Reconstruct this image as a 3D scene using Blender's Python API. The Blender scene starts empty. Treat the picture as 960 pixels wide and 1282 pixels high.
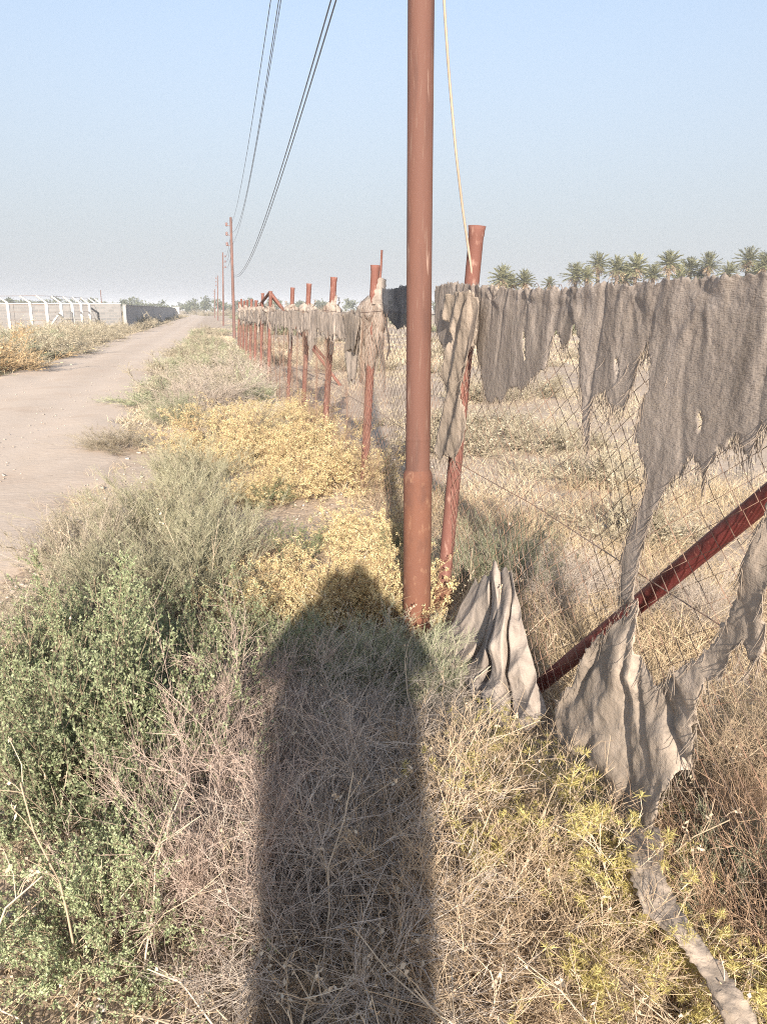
import bpy, math, random
import numpy as np
from mathutils import Vector, noise, geometry

RNG = np.random.default_rng(11)
random.seed(5)
SC = bpy.context.scene
COL = SC.collection
R = math.radians

# ------------------------------------------------------------------ camera geometry (metres; +Y is the viewing direction)
FPX, PITCH, EYE = 980.0, R(14.5), 1.65
CP, SP = math.cos(PITCH), math.sin(PITCH)

def ray(px, py):
    u, v = (px - 480) / FPX, (641 - py) / FPX
    return np.array([u, CP + v * SP, v * CP - SP])

def at_depth(px, py, Y):
    d = ray(px, py)
    return np.array([0, 0, EYE]) + d * (Y / d[1])

def on_ground(px, py, z=0.0):
    d = ray(px, py)
    return np.array([0, 0, EYE]) + d * ((z - EYE) / d[2])

# fence plane: x = 0.32 - 0.215 (y - 4.08) + 0.062 z
FN = np.array([-1.0, -0.215, 0.062]); FN /= np.linalg.norm(FN)      # points to the road

def fence_pt(s, z, off=0.0):
    s = np.asarray(s, float); z = np.asarray(z, float)
    p = np.stack([0.32 - 0.215 * (s - 4.08) + 0.062 * z, s + 0 * z, z + 0 * s], -1)
    return p + np.asarray(off, float)[..., None] * FN

def fence_sz(px, py, off=0.0):
    d = ray(px, py)
    # x = t dx ; y = t dy ; z = EYE + t dz
    k = 0.32 + 0.215 * 4.08 + 0.062 * EYE - off * 1.0247
    t = k / (d[0] + 0.215 * d[1] - 0.062 * d[2])
    return t * d[1], EYE + t * d[2]

# ------------------------------------------------------------------ small tools
def tag(o, label=None, cat=None, group=None, kind=None):
    if label: o['label'] = label
    if cat: o['category'] = cat
    if group: o['group'] = group
    if kind: o['kind'] = kind
    return o

def link(o, parent=None):
    COL.objects.link(o)
    if parent is not None: o.parent = parent
    return o

def empty(name, loc=(0, 0, 0), rz=0.0):
    o = bpy.data.objects.new(name, None)
    o.empty_display_size = 0.1
    o.location = [float(c) for c in loc]; o.rotation_euler = (0, 0, rz)
    return link(o)

class Acc:
    """collects quads / triangles as numpy arrays, then links them as ONE mesh object"""
    def __init__(s): s.v = []; s.f = []; s.n = 0
    def add(s, v, f, mat=0):
        v = np.asarray(v, np.float32).reshape(-1, 3); f = np.asarray(f, np.int64)
        s.v.append(v); s.f.append((f + s.n, mat)); s.n += len(v)
        return s
    def arrays(s):
        return np.concatenate(s.v), s.f
    def mesh(s, name, mats, origin=(0, 0, 0), smooth=True):
        me = bpy.data.meshes.new(name)
        V = np.concatenate(s.v) - np.asarray(origin, np.float32)
        loops = np.concatenate([f.reshape(-1) for f, m in s.f])
        tot = np.concatenate([np.full(len(f), f.shape[1]) for f, m in s.f])
        mi = np.concatenate([np.full(len(f), m) for f, m in s.f])
        st = np.concatenate([[0], np.cumsum(tot)[:-1]])
        me.vertices.add(len(V)); me.vertices.foreach_set('co', V.reshape(-1).astype(np.float32))
        me.loops.add(len(loops)); me.loops.foreach_set('vertex_index', loops.astype(np.int32))
        me.polygons.add(len(tot)); me.polygons.foreach_set('loop_start', st.astype(np.int32))
        me.polygons.foreach_set('material_index', mi.astype(np.int32))
        me.polygons.foreach_set('use_smooth', np.full(len(tot), smooth))
        for m in (mats if isinstance(mats, (list, tuple)) else [mats]): me.materials.append(m)
        me.update(calc_edges=True)
        return me
    def build(s, name, mats, parent=None, origin=(0, 0, 0), smooth=True):
        me = s.mesh(name, mats, origin, smooth)
        o = bpy.data.objects.new(name, me)
        if parent is None: o.location = [float(c) for c in origin]
        return link(o, parent)

def nrm(a): return a / np.maximum(np.linalg.norm(a, axis=-1, keepdims=True), 1e-9)

def tubes(P, Rd, sides=3, cap=False):
    P = np.asarray(P, float); n, k, _ = P.shape
    Rd = np.broadcast_to(np.asarray(Rd, float), (n, k))
    T = nrm(np.gradient(P, axis=1))
    ref = np.where(np.abs(T[..., 2:3]) < 0.9, np.array([0, 0, 1.0]), np.array([1.0, 0, 0]))
    if k > 1: ref = np.broadcast_to(ref[:, :1], T.shape)
    U = nrm(np.cross(T, ref)); W = np.cross(T, U)
    a = np.arange(sides) * 2 * math.pi / sides
    V = P[:, :, None] + Rd[..., None, None] * (np.cos(a)[:, None] * U[:, :, None] + np.sin(a)[:, None] * W[:, :, None])
    idx = np.arange(n * k * sides).reshape(n, k, sides)
    A = idx[:, :-1]; B = idx[:, 1:]
    A2 = np.roll(A, -1, 2); B2 = np.roll(B, -1, 2)
    F = np.stack([A, A2, B2, B], -1).reshape(-1, 4)
    return V.reshape(-1, 3), F

def box(c, s, rz=0.0):
    c = np.array(c, float); s = np.array(s, float) / 2
    v = np.array([[x, y, z] for x in (-1, 1) for y in (-1, 1) for z in (-1, 1)], float) * s
    co, si = math.cos(rz), math.sin(rz)
    v = np.stack([v[:, 0] * co - v[:, 1] * si, v[:, 0] * si + v[:, 1] * co, v[:, 2]], -1) + c
    f = np.array([[0, 1, 3, 2], [4, 6, 7, 5], [0, 4, 5, 1], [2, 3, 7, 6], [0, 2, 6, 4], [1, 5, 7, 3]])
    return v, f

def lathe(profile, base, axis, sides=20):
    """profile: (distance along axis, radius) list"""
    base = np.array(base, float); ax = nrm(np.array(axis, float))
    U = nrm(np.cross(ax, [0.0, 1.0, 0.05])); W = np.cross(ax, U)
    a = np.arange(sides) * 2 * math.pi / sides
    pr = np.array(profile, float)
    V = base + pr[:, 0][:, None, None] * ax + pr[:, 1][:, None, None] * (np.cos(a)[:, None] * U + np.sin(a)[:, None] * W)
    k = len(pr); idx = np.arange(k * sides).reshape(k, sides)
    A = idx[:-1]; B = idx[1:]
    F = np.stack([A, np.roll(A, -1, 1), np.roll(B, -1, 1), B], -1).reshape(-1, 4)
    return V.reshape(-1, 3), F

# ------------------------------------------------------------------ materials
def new_mat(name):
    m = bpy.data.materials.new(name); m.use_nodes = True
    nt = m.node_tree; nt.nodes.clear()
    return m, nt

def N(nt, t, **kw):
    n = nt.nodes.new(t)
    for k, v in kw.items():
        if k in n.inputs: n.inputs[k].default_value = v
        else: setattr(n, k, v)
    return n

def rgba(c): return (c[0], c[1], c[2], 1.0)

def mixcol(nt, fac, a, b):
    m = nt.nodes.new('ShaderNodeMix'); m.data_type = 'RGBA'
    if isinstance(fac, (int, float)): m.inputs[0].default_value = fac
    else: nt.links.new(fac, m.inputs[0])
    for sock, val in ((m.inputs[6], a), (m.inputs[7], b)):
        if isinstance(val, (tuple, list)): sock.default_value = rgba(val)
        else: nt.links.new(val, sock)
    return m.outputs[2]

def noise_fac(nt, vec, scale, detail=4, lo=0.35, hi=0.65, rough=0.55):
    n = N(nt, 'ShaderNodeTexNoise', Scale=scale, Detail=detail, Roughness=rough)
    if vec is not None: nt.links.new(vec, n.inputs['Vector'])
    mr = N(nt, 'ShaderNodeMapRange'); mr.inputs[1].default_value = lo; mr.inputs[2].default_value = hi
    nt.links.new(n.outputs['Fac'], mr.inputs[0])
    return mr.outputs[0], n.outputs['Fac']

def plant_mat(name, a, b, trans=0.25, objvar=0.25, rough=0.75):
    """each leaf or twig takes its own tint between a and b; whole plants differ a little"""
    m, nt = new_mat(name)
    g = N(nt, 'ShaderNodeNewGeometry'); oi = N(nt, 'ShaderNodeObjectInfo')
    c = mixcol(nt, g.outputs['Random Per Island'], a, b)
    hsv = N(nt, 'ShaderNodeHueSaturation')
    mr = N(nt, 'ShaderNodeMapRange'); mr.inputs[3].default_value = 1 - objvar; mr.inputs[4].default_value = 1 + objvar
    nt.links.new(oi.outputs['Random'], mr.inputs[0])
    nt.links.new(mr.outputs[0], hsv.inputs['Value']); nt.links.new(c, hsv.inputs['Color'])
    p = N(nt, 'ShaderNodeBsdfPrincipled', Roughness=rough)
    p.inputs['Specular IOR Level'].default_value = 0.25
    nt.links.new(hsv.outputs[0], p.inputs['Base Color'])
    out = N(nt, 'ShaderNodeOutputMaterial')
    if trans > 0:
        t = N(nt, 'ShaderNodeBsdfTranslucent'); nt.links.new(hsv.outputs[0], t.inputs['Color'])
        mx = N(nt, 'ShaderNodeMixShader'); mx.inputs[0].default_value = trans
        nt.links.new(p.outputs[0], mx.inputs[1]); nt.links.new(t.outputs[0], mx.inputs[2])
        nt.links.new(mx.outputs[0], out.inputs[0])
    else:
        nt.links.new(p.outputs[0], out.inputs[0])
    return m

def solid_mat(name, layers, base, rough=0.8, bump=0.0, bump_scale=40, stretch=(1, 1, 1), metallic=0.0, spec=0.3):
    """base colour with noise layers: (colour, scale, lo, hi)"""
    m, nt = new_mat(name)
    tc = N(nt, 'ShaderNodeTexCoord'); mp = N(nt, 'ShaderNodeMapping')
    mp.inputs['Scale'].default_value = stretch
    nt.links.new(tc.outputs['Object'], mp.inputs['Vector'])
    c = base
    for col, sc, lo, hi in layers:
        f, _ = noise_fac(nt, mp.outputs[0], sc, 6, lo, hi)
        c = mixcol(nt, f, c, col)
    p = N(nt, 'ShaderNodeBsdfPrincipled', Roughness=rough, Metallic=metallic)
    p.inputs['Specular IOR Level'].default_value = spec
    if isinstance(c, tuple): p.inputs['Base Color'].default_value = rgba(c)
    else: nt.links.new(c, p.inputs['Base Color'])
    if bump > 0:
        n = N(nt, 'ShaderNodeTexNoise', Scale=bump_scale, Detail=6)
        nt.links.new(tc.outputs['Object'], n.inputs['Vector'])
        b = N(nt, 'ShaderNodeBump', Strength=1.0, Distance=bump)
        nt.links.new(n.outputs['Fac'], b.inputs['Height']); nt.links.new(b.outputs[0], p.inputs['Normal'])
    out = N(nt, 'ShaderNodeOutputMaterial'); nt.links.new(p.outputs[0], out.inputs[0])
    return m

M = {}
# soil
M['soil'] = solid_mat('soil', [((.47, .375, .285), .35, .4, .62), ((.30, .225, .16), 1.7, .52, .75), ((.52, .43, .34), 6, .5, .75), ((.25, .19, .14), 38, .58, .74)],
                      (.40, .31, .23), .95, .012, 22)
def road_mat():
    m, nt = new_mat('road_dirt')
    tc = N(nt, 'ShaderNodeTexCoord'); o = tc.outputs['Object']
    c = (.50, .405, .32)
    for col, sc, lo, hi in (((.55, .45, .36), .22, .4, .62), ((.49, .38, .29), 1.1, .5, .75), ((.58, .48, .39), 5, .54, .8), ((.36, .275, .21), 60, .64, .78), ((.33, .25, .19), 14, .66, .78)):
        f, _ = noise_fac(nt, o, sc, 6, lo, hi); c = mixcol(nt, f, c, col)
    # two worn wheel tracks, paler and finer than the loose soil between them
    d = N(nt, 'ShaderNodeVectorMath', operation='DOT_PRODUCT'); d.inputs[1].default_value = (1, .215, 0); nt.links.new(o, d.inputs[0])
    n = N(nt, 'ShaderNodeTexNoise', Scale=.8, Detail=5); nt.links.new(o, n.inputs['Vector'])
    a = N(nt, 'ShaderNodeMath', operation='MULTIPLY_ADD'); a.inputs[1].default_value = .9; nt.links.new(n.outputs['Fac'], a.inputs[0]); nt.links.new(d.outputs['Value'], a.inputs[2])
    b = N(nt, 'ShaderNodeMath', operation='ADD'); b.inputs[1].default_value = 3.42 - .45; nt.links.new(a.outputs[0], b.inputs[0])
    ab = N(nt, 'ShaderNodeMath', operation='ABSOLUTE'); nt.links.new(b.outputs[0], ab.inputs[0])
    s = N(nt, 'ShaderNodeMath', operation='SUBTRACT'); s.inputs[1].default_value = .78; nt.links.new(ab.outputs[0], s.inputs[0])
    ab2 = N(nt, 'ShaderNodeMath', operation='ABSOLUTE'); nt.links.new(s.outputs[0], ab2.inputs[0])
    mr = N(nt, 'ShaderNodeMapRange'); mr.interpolation_type = 'SMOOTHSTEP'
    for i, v in enumerate((.1, .5, .55, 0)): mr.inputs[i + 1].default_value = v
    nt.links.new(ab2.outputs[0], mr.inputs[0])
    c = mixcol(nt, mr.outputs[0], c, (.57, .47, .38))
    p = N(nt, 'ShaderNodeBsdfPrincipled', Roughness=.97); p.inputs['Specular IOR Level'].default_value = .15
    nt.links.new(c, p.inputs['Base Color'])
    n2 = N(nt, 'ShaderNodeTexNoise', Scale=16, Detail=8, Roughness=.6); nt.links.new(o, n2.inputs['Vector'])
    bp = N(nt, 'ShaderNodeBump', Strength=1.0, Distance=.007); nt.links.new(n2.outputs['Fac'], bp.inputs['Height']); nt.links.new(bp.outputs[0], p.inputs['Normal'])
    out = N(nt, 'ShaderNodeOutputMaterial'); nt.links.new(p.outputs[0], out.inputs[0])
    return m
M['road'] = road_mat()
M['stone'] = solid_mat('stone', [((.5, .44, .38), 9, .4, .6)], (.36, .30, .25), .9)
# rusty steel
M['pole'] = solid_mat('red_oxide_pole', [((.16, .075, .052), 2.2, .42, .62), ((.095, .048, .038), 9, .52, .7), ((.18, .115, .09), 26, .58, .74), ((.13, .06, .046), 90, .6, .72), ((.26, .125, .06), 1.3, .56, .66), ((.07, .035, .03), 5.5, .62, .70), ((.30, .20, .16), 13, .64, .72)],
                      (.128, .062, .047), .8, .0012, 160, stretch=(2.2, 2.2, .22))
M['pole_low'] = solid_mat('rusted_pole_foot', [((.175, .078, .046), 3, .4, .6), ((.11, .052, .038), 12, .5, .7), ((.25, .14, .09), 30, .58, .72), ((.29, .13, .055), 1.8, .54, .64), ((.08, .04, .03), 7, .62, .70)],
                          (.15, .066, .044), .8, .0015, 120, stretch=(1, 1, .5))
M['post'] = solid_mat('red_fence_pipe', [((.195, .085, .066), 5, .42, .6), ((.17, .072, .058), 16, .5, .7), ((.33, .20, .16), 40, .56, .72)],
                      (.165, .074, .058), .78, .001, 150, stretch=(1, 1, .4))
M['brace'] = solid_mat('dark_red_pipe', [((.15, .032, .03), 6, .42, .6), ((.11, .025, .022), 20, .5, .7), ((.30, .12, .09), 55, .62, .74)],
                       (.12, .028, .026), .5, .0008, 150, spec=.5)
M['dark_in'] = solid_mat('pipe_inside', [], (.06, .03, .025), .9)
M['farpole'] = solid_mat('weathered_wood_pole', [((.13, .08, .07), 3, .4, .6)], (.17, .095, .08), .85)
M['wire'] = solid_mat('mesh_wire', [((.27, .16, .11), 7, .4, .6)], (.19, .135, .105), .6, spec=.4)
M['line'] = solid_mat('power_wire', [], (.16, .17, .20), .6)
M['cable'] = solid_mat('tan_cable', [((.40, .31, .24), 3, .4, .6)], (.33, .25, .19), .7)
M['insul'] = solid_mat('insulator_glaze', [], (.20, .12, .11), .3, spec=.6)
M['concrete'] = solid_mat('pale_concrete', [((.55, .52, .48), 2, .4, .6)], (.68, .65, .60), .9)
M['greywall'] = solid_mat('grey_plaster', [((.28, .28, .28), .4, .4, .6), ((.38, .37, .36), 3, .5, .7)], (.33, .325, .32), .95)
M['skin'] = solid_mat('skin', [], (.35, .21, .15), .55)
M['robe'] = solid_mat('robe_cloth', [((.40, .38, .35), 5, .4, .6)], (.46, .44, .41), .9)
M['hair'] = solid_mat('black_hair', [], (.02, .017, .015), .5)
M['phone'] = solid_mat('phone_shell', [], (.03, .03, .035), .3, spec=.5)
M['leather'] = solid_mat('sandal_leather', [], (.10, .06, .04), .6)

# block wall
def block_mat():
    m, nt = new_mat('concrete_blocks')
    tc = N(nt, 'ShaderNodeTexCoord'); mp = N(nt, 'ShaderNodeMapping')
    mp.inputs['Rotation'].default_value = (R(90), 0, 0)
    nt.links.new(tc.outputs['Object'], mp.inputs[0])
    bt = N(nt, 'ShaderNodeTexBrick', Scale=1.0)
    bt.inputs['Color1'].default_value = rgba((.155, .155, .155)); bt.inputs['Color2'].default_value = rgba((.215, .21, .205))
    bt.inputs['Mortar'].default_value = rgba((.22, .205, .195)); bt.inputs['Mortar Size'].default_value = .025
    bt.inputs['Brick Width'].default_value = .42; bt.inputs['Row Height'].default_value = .21
    nt.links.new(mp.outputs[0], bt.inputs['Vector'])
    f, _ = noise_fac(nt, tc.outputs['Object'], .7, 4, .45, .7)
    c = mixcol(nt, f, bt.outputs['Color'], (.165, .155, .15))
    p = N(nt, 'ShaderNodeBsdfPrincipled', Roughness=.95); nt.links.new(c, p.inputs['Base Color'])
    out = N(nt, 'ShaderNodeOutputMaterial'); nt.links.new(p.outputs[0], out.inputs[0])
    return m
M['block'] = block_mat()

# shade cloth: woven net, slightly see-through
def cloth_mat(name, a, b, holes=.06):
    m, nt = new_mat(name)
    tc = N(nt, 'ShaderNodeTexCoord')
    f, _ = noise_fac(nt, tc.outputs['Object'], 3.0, 6, .38, .64)
    f2, _ = noise_fac(nt, tc.outputs['Object'], 22.0, 5, .5, .72)
    c = mixcol(nt, f, a, b); c = mixcol(nt, f2, c, tuple(x * 1.16 for x in a))
    mq = N(nt, 'ShaderNodeMapping'); mq.inputs['Scale'].default_value = (14, 14, 1.1)
    nt.links.new(tc.outputs['Object'], mq.inputs[0])
    f3, _ = noise_fac(nt, mq.outputs[0], 1.0, 5, .48, .74); c = mixcol(nt, f3, c, tuple(x * 1.32 for x in b))
    mq2 = N(nt, 'ShaderNodeMapping'); mq2.inputs['Scale'].default_value = (9, 9, 2.0); mq2.inputs['Location'].default_value = (5, 3, 1)
    nt.links.new(tc.outputs['Object'], mq2.inputs[0])
    f4, _ = noise_fac(nt, mq2.outputs[0], 1.0, 5, .52, .72); c = mixcol(nt, f4, c, tuple(x * .70 for x in a))
    mp = N(nt, 'ShaderNodeMapping'); mp.inputs['Scale'].default_value = (60, 60, 420)
    nt.links.new(tc.outputs['Object'], mp.inputs[0])
    wv = N(nt, 'ShaderNodeTexNoise', Scale=1.0, Detail=2); nt.links.new(mp.outputs[0], wv.inputs['Vector'])
    n2 = N(nt, 'ShaderNodeTexNoise', Scale=30.0, Detail=5); nt.links.new(tc.outputs['Object'], n2.inputs['Vector'])
    ad = N(nt, 'ShaderNodeMath', operation='MULTIPLY_ADD'); ad.inputs[1].default_value = 3.0
    nt.links.new(n2.outputs['Fac'], ad.inputs[0]); nt.links.new(wv.outputs['Fac'], ad.inputs[2])
    bp = N(nt, 'ShaderNodeBump', Strength=1.0, Distance=.0022); nt.links.new(ad.outputs[0], bp.inputs['Height'])
    p = N(nt, 'ShaderNodeBsdfPrincipled', Roughness=.9); p.inputs['Specular IOR Level'].default_value = .15
    nt.links.new(c, p.inputs['Base Color']); nt.links.new(bp.outputs[0], p.inputs['Normal'])
    t = N(nt, 'ShaderNodeBsdfTranslucent'); nt.links.new(c, t.inputs['Color'])
    mx = N(nt, 'ShaderNodeMixShader'); mx.inputs[0].default_value = .28
    nt.links.new(p.outputs[0], mx.inputs[1]); nt.links.new(t.outputs[0], mx.inputs[2])
    tr = N(nt, 'ShaderNodeBsdfTransparent')
    mx2 = N(nt, 'ShaderNodeMixShader')
    mh = N(nt, 'ShaderNodeMapRange'); mh.inputs[1].default_value = .42; mh.inputs[2].default_value = .70; mh.inputs[3].default_value = holes; mh.inputs[4].default_value = holes + .22
    nw = N(nt, 'ShaderNodeTexNoise', Scale=2.6, Detail=5); nt.links.new(tc.outputs['Object'], nw.inputs['Vector']); nt.links.new(nw.outputs['Fac'], mh.inputs[0]); nt.links.new(mh.outputs[0], mx2.inputs[0])
    nt.links.new(mx.outputs[0], mx2.inputs[1]); nt.links.new(tr.outputs[0], mx2.inputs[2])
    out = N(nt, 'ShaderNodeOutputMaterial'); nt.links.new(mx2.outputs[0], out.inputs[0])
    return m
M['cloth'] = cloth_mat('faded_shade_cloth', (.355, .30, .258), (.455, .39, .335))
M['cloth_dust'] = cloth_mat('dusty_shade_cloth', (.40, .333, .27), (.51, .425, .345), .02)
M['cloth_pale'] = cloth_mat('bleached_shade_cloth', (.44, .38, .32), (.58, .50, .42), .02)
M['cloth_dark'] = cloth_mat('dark_shade_cloth', (.13, .13, .14), (.17, .165, .17), .1)

# plants
M['salt_leaf'] = plant_mat('saltbush_leaf', (.17, .21, .10), (.47, .515, .31), .25)
M['salt_stem'] = plant_mat('saltbush_stem', (.20, .15, .10), (.36, .29, .21), 0)
M['pink_twig'] = plant_mat('pinkish_dry_twig', (.34, .255, .205), (.62, .49, .41), 0, .12)
M['grey_twig'] = plant_mat('grey_dry_twig', (.34, .285, .235), (.60, .51, .425), 0, .12)
M['tan_twig'] = plant_mat('tan_dry_twig', (.38, .275, .18), (.66, .52, .36), 0, .12)
M['red_twig'] = plant_mat('rust_brown_twig', (.27, .17, .11), (.52, .37, .25), 0, .12)
M['feather'] = plant_mat('feathery_grey_green', (.32, .31, .195), (.60, .565, .40), .3, .12)
M['vivid'] = plant_mat('fresh_green', (.12, .17, .075), (.26, .31, .16), .3, .1)
M['gold_leaf'] = plant_mat('golden_dry_leaf', (.52, .41, .20), (.78, .66, .40), .25, .12)
M['gold_stem'] = plant_mat('golden_dry_stem', (.36, .25, .13), (.55, .42, .26), 0, .1)
M['lime_needle'] = plant_mat('yellow_green_needle', (.44, .37, .12), (.70, .61, .27), .25, .1)
M['pale_stem'] = plant_mat('pale_bleached_stem', (.46, .36, .25), (.66, .55, .41), 0, .1)
M['straw'] = plant_mat('dry_straw', (.36, .27, .165), (.66, .53, .355), .15, 0)
M['straw_far'] = plant_mat('pale_straw', (.36, .295, .20), (.55, .475, .345), .1, 0)
M['scrub_mix'] = plant_mat('grey_scrub', (.30, .26, .18), (.52, .455, .34), .1, .15)
M['scrub_green'] = plant_mat('sage_scrub', (.25, .27, .16), (.47, .475, .32), .15, .15)
M['litter'] = plant_mat('twig_litter', (.22, .16, .11), (.50, .40, .29), 0, 0)
M['palm_leaf'] = plant_mat('palm_leaf', (.115, .12, .06), (.27, .265, .15), .2, .15)
M['palm_dead'] = plant_mat('dead_palm_leaf', (.26, .19, .12), (.42, .32, .21), .1, .15)
M['palm_trunk'] = solid_mat('palm_trunk', [((.12, .09, .07), 8, .4, .6)], (.2, .15, .11), .95)
M['far_leaf'] = plant_mat('distant_tree_leaf', (.07, .085, .05), (.15, .16, .10), .1, .15)
SUN_E, SKY_S, EXPO, AIR, DUST, OZONE = 5.0, .132, 1.12, 1.0, 1.2, 1.2
HAZE_TOP, HAZE_A, HAZE_B, HAZE_C = .60, .97, .25, (1.98, 2.07, 2.26)
HAZE_D = .0008
DENOISE = False
# ------------------------------------------------------------------ terrain
def sstep(a, b, x):
    t = np.clip((np.asarray(x, float) - a) / (b - a), 0, 1); return t * t * (3 - 2 * t)

def wob(x, y, f, ph):
    return (np.sin(x * f + ph) * np.cos(y * f * .83 + ph * 1.7) + .5 * np.sin(x * f * 2.1 + y * f * 1.3 + ph * 2.3)
            + .3 * np.cos(x * f * 3.7 - y * f * 4.1 + ph)) / 1.8

def hgt(x, y):
    x = np.asarray(x, float); y = np.asarray(y, float)
    r = x + .215 * y
    verge = sstep(-1.45, -.5, r) * (1 - sstep(1.2, 2.2, r))
    far_verge = 1 - sstep(-7.0, -5.4, r)
    field = sstep(1.0, 2.4, r)
    fade = 1 / (1 + (np.hypot(x, y) / 60) ** 2)
    h = verge * (.02 + .05 * wob(x, y, 1.5, .4)) + field * (.03 * wob(x, y, 1.1, 1.9) + .09 * wob(x, y, .28, 3.0))
    h = h + far_verge * (.06 + .08 * wob(x, y, .5, 2.0))
    return h * fade - .02 * (1 - verge) * (1 - far_verge) * (1 - field)

def ground_sheet():
    def axis(n, lo, hi, c, k):
        t = np.linspace(np.arcsinh((lo - c) / k), np.arcsinh((hi - c) / k), n)
        return c + k * np.sinh(t)
    X = axis(330, -3000, 3000, .3, 2.2); Y = axis(330, -120, 4500, 2.5, 2.2)
    gx, gy = np.meshgrid(X, Y)
    z = hgt(gx, gy)
    near = np.exp(-((gx - .2) ** 2 + (gy - 3) ** 2) / 60)
    z = z + near * .012 * (RNG.random(z.shape) - .5) * (np.abs(gx + .215 * gy + 3.4) > 2.3)
    idx = np.arange(gx.size).reshape(gx.shape)
    F = np.stack([idx[:-1, :-1], idx[:-1, 1:], idx[1:, 1:], idx[1:, :-1]], -1).reshape(-1, 4)
    a = Acc().add(np.stack([gx, gy, z], -1), F)
    return tag(a.build('ground', M['soil']), kind='structure')
ground_sheet()

def road_strip():
    ys = 2 + 3.0 * np.sinh(np.linspace(np.arcsinh(-12 / 3.0), np.arcsinh(900 / 3.0), 420))
    us = np.concatenate([np.linspace(-1, -.86, 8), np.linspace(-.82, .82, 26), np.linspace(.86, 1, 8)])
    gy, gu = np.meshgrid(ys, us, indexing='ij')
    c = -3.42 + .12 * np.sin(gy * .11 + 1); w = 2.25 + .14 * np.sin(gy * .9) + .10 * np.sin(gy * 2.3 + gu * 2) + .06 * np.sin(gy * 5.1)
    gr = c + gu * w
    z = .012 + .020 * np.cos(gu * 9.0) + .008 * wob(gr, gy, 1.7, 1.0) - .06 * sstep(.86, 1, np.abs(gu))
    z = z + .004 * (RNG.random(z.shape) - .5) * (gy < 30)
    gx = gr - .215 * gy
    idx = np.arange(gx.size).reshape(gx.shape)
    F = np.stack([idx[:-1, :-1], idx[:-1, 1:], idx[1:, 1:], idx[1:, :-1]], -1).reshape(-1, 4)
    tag(Acc().add(np.stack([gx, gy, z], -1), F).build('dirt_road', M['road']), kind='structure')
road_strip()

# ------------------------------------------------------------------ vegetation generators (numpy)
def rdir(n):
    v = RNG.normal(size=(n, 3)); return nrm(v)

def polylines(base, dirs, length, k=4, bend=.25, droop=0.0):
    n = len(base); t = np.linspace(0, 1, k)
    L = np.broadcast_to(np.asarray(length, float), (n,))
    b = rdir(n) * bend
    P = base[:, None] + (dirs[:, None] * t[None, :, None] + b[:, None] * (t ** 2)[None, :, None]) * L[:, None, None]
    P[..., 2] -= droop * (t ** 2)[None] * L[:, None]
    jit = RNG.normal(size=P.shape) * .02 * L[:, None, None]; jit[:, 0] = 0
    return P + jit

def sample_on(P, n, tmin=.2, tmax=1.0):
    """random places on random polylines -> position, tangent"""
    m, k, _ = P.shape
    i = RNG.integers(0, m, n); t = (tmin + (tmax - tmin) * RNG.random(n)) * (k - 1) * .9999
    j = t.astype(int); f = (t - j)[:, None]
    a = P[i, j]; b = P[i, j + 1]
    return a * (1 - f) + b * f, nrm(b - a)

def sprout(P, n, L, spread=.9, up=.2, tmin=.2, k=3, bend=.3, droop=0.0, tmax=1.0):
    p, t = sample_on(P, n, tmin, tmax)
    d = nrm(t + rdir(n) * spread + np.array([0, 0, up]))
    return polylines(p, d, L * (.5 + RNG.random(n)), k, bend, droop)

def stems(n, r0, L, tilt0, tilt1, k=5, bend=.25, droop=0.0):
    a = RNG.random(n) * 2 * math.pi; q = np.sqrt(RNG.random(n)) * r0
    base = np.stack([np.cos(a) * q, np.sin(a) * q, -.02 + 0 * a], -1)
    az = a + RNG.normal(size=n) * .7; ti = R(tilt0) + (R(tilt1) - R(tilt0)) * RNG.random(n) ** .8
    d = np.stack([np.cos(az) * np.sin(ti), np.sin(az) * np.sin(ti), np.cos(ti)], -1)
    return polylines(base, d, L * (.65 + .5 * RNG.random(n)), k, bend, droop)

def taper(P, r0, r1):
    return r0 + (r1 - r0) * np.linspace(0, 1, P.shape[1])[None] * np.ones((len(P), 1))

def add_tubes(acc, P, r0, r1, mat, sides=3):
    v, f = tubes(P, taper(P, r0, r1), sides); acc.add(v, f, mat)

def add_leaves(acc, pos, d, L, W, mat):
    n = len(pos)
    L = (L * (.6 + .8 * RNG.random(n)))[:, None]; W = (W * (.6 + .8 * RNG.random(n)))[:, None]
    s = nrm(np.cross(d, rdir(n))); u = np.cross(d, s)
    mid = pos + d * L * .5 + u * L * .08
    v = np.stack([pos, mid - s * W * .5, pos + d * L, mid + s * W * .5], 1)
    acc.add(v, np.arange(n * 4).reshape(n, 4), mat)

def add_blades(acc, base, d, L, W, mat, bend=.5):
    """grass blades: two quads each, bent over"""
    n = len(base); L = L[:, None]; W = np.asarray(W, float).reshape(-1, 1) * np.ones((n, 1))
    s = nrm(np.cross(d, rdir(n)))
    b = rdir(n) * bend; b[:, 2] = -np.abs(b[:, 2]) * .6
    m = base + d * L * .55 + b * L * .18; t = base + d * L * .9 + b * L * .62
    v = np.stack([base - s * W * .5, base + s * W * .5, m + s * W * .4, m - s * W * .4, t + s * W * .12, t - s * W * .12], 1)
    q = np.array([[0, 1, 2, 3], [3, 2, 4, 5]])
    f = (np.arange(n)[:, None, None] * 6 + q).reshape(-1, 4)
    acc.add(v.reshape(-1, 3), f, mat)

def clip_low(P):
    P[..., 2] = np.maximum(P[..., 2], -.03 + .02 * RNG.random(P.shape[:-1])); return P

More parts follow.
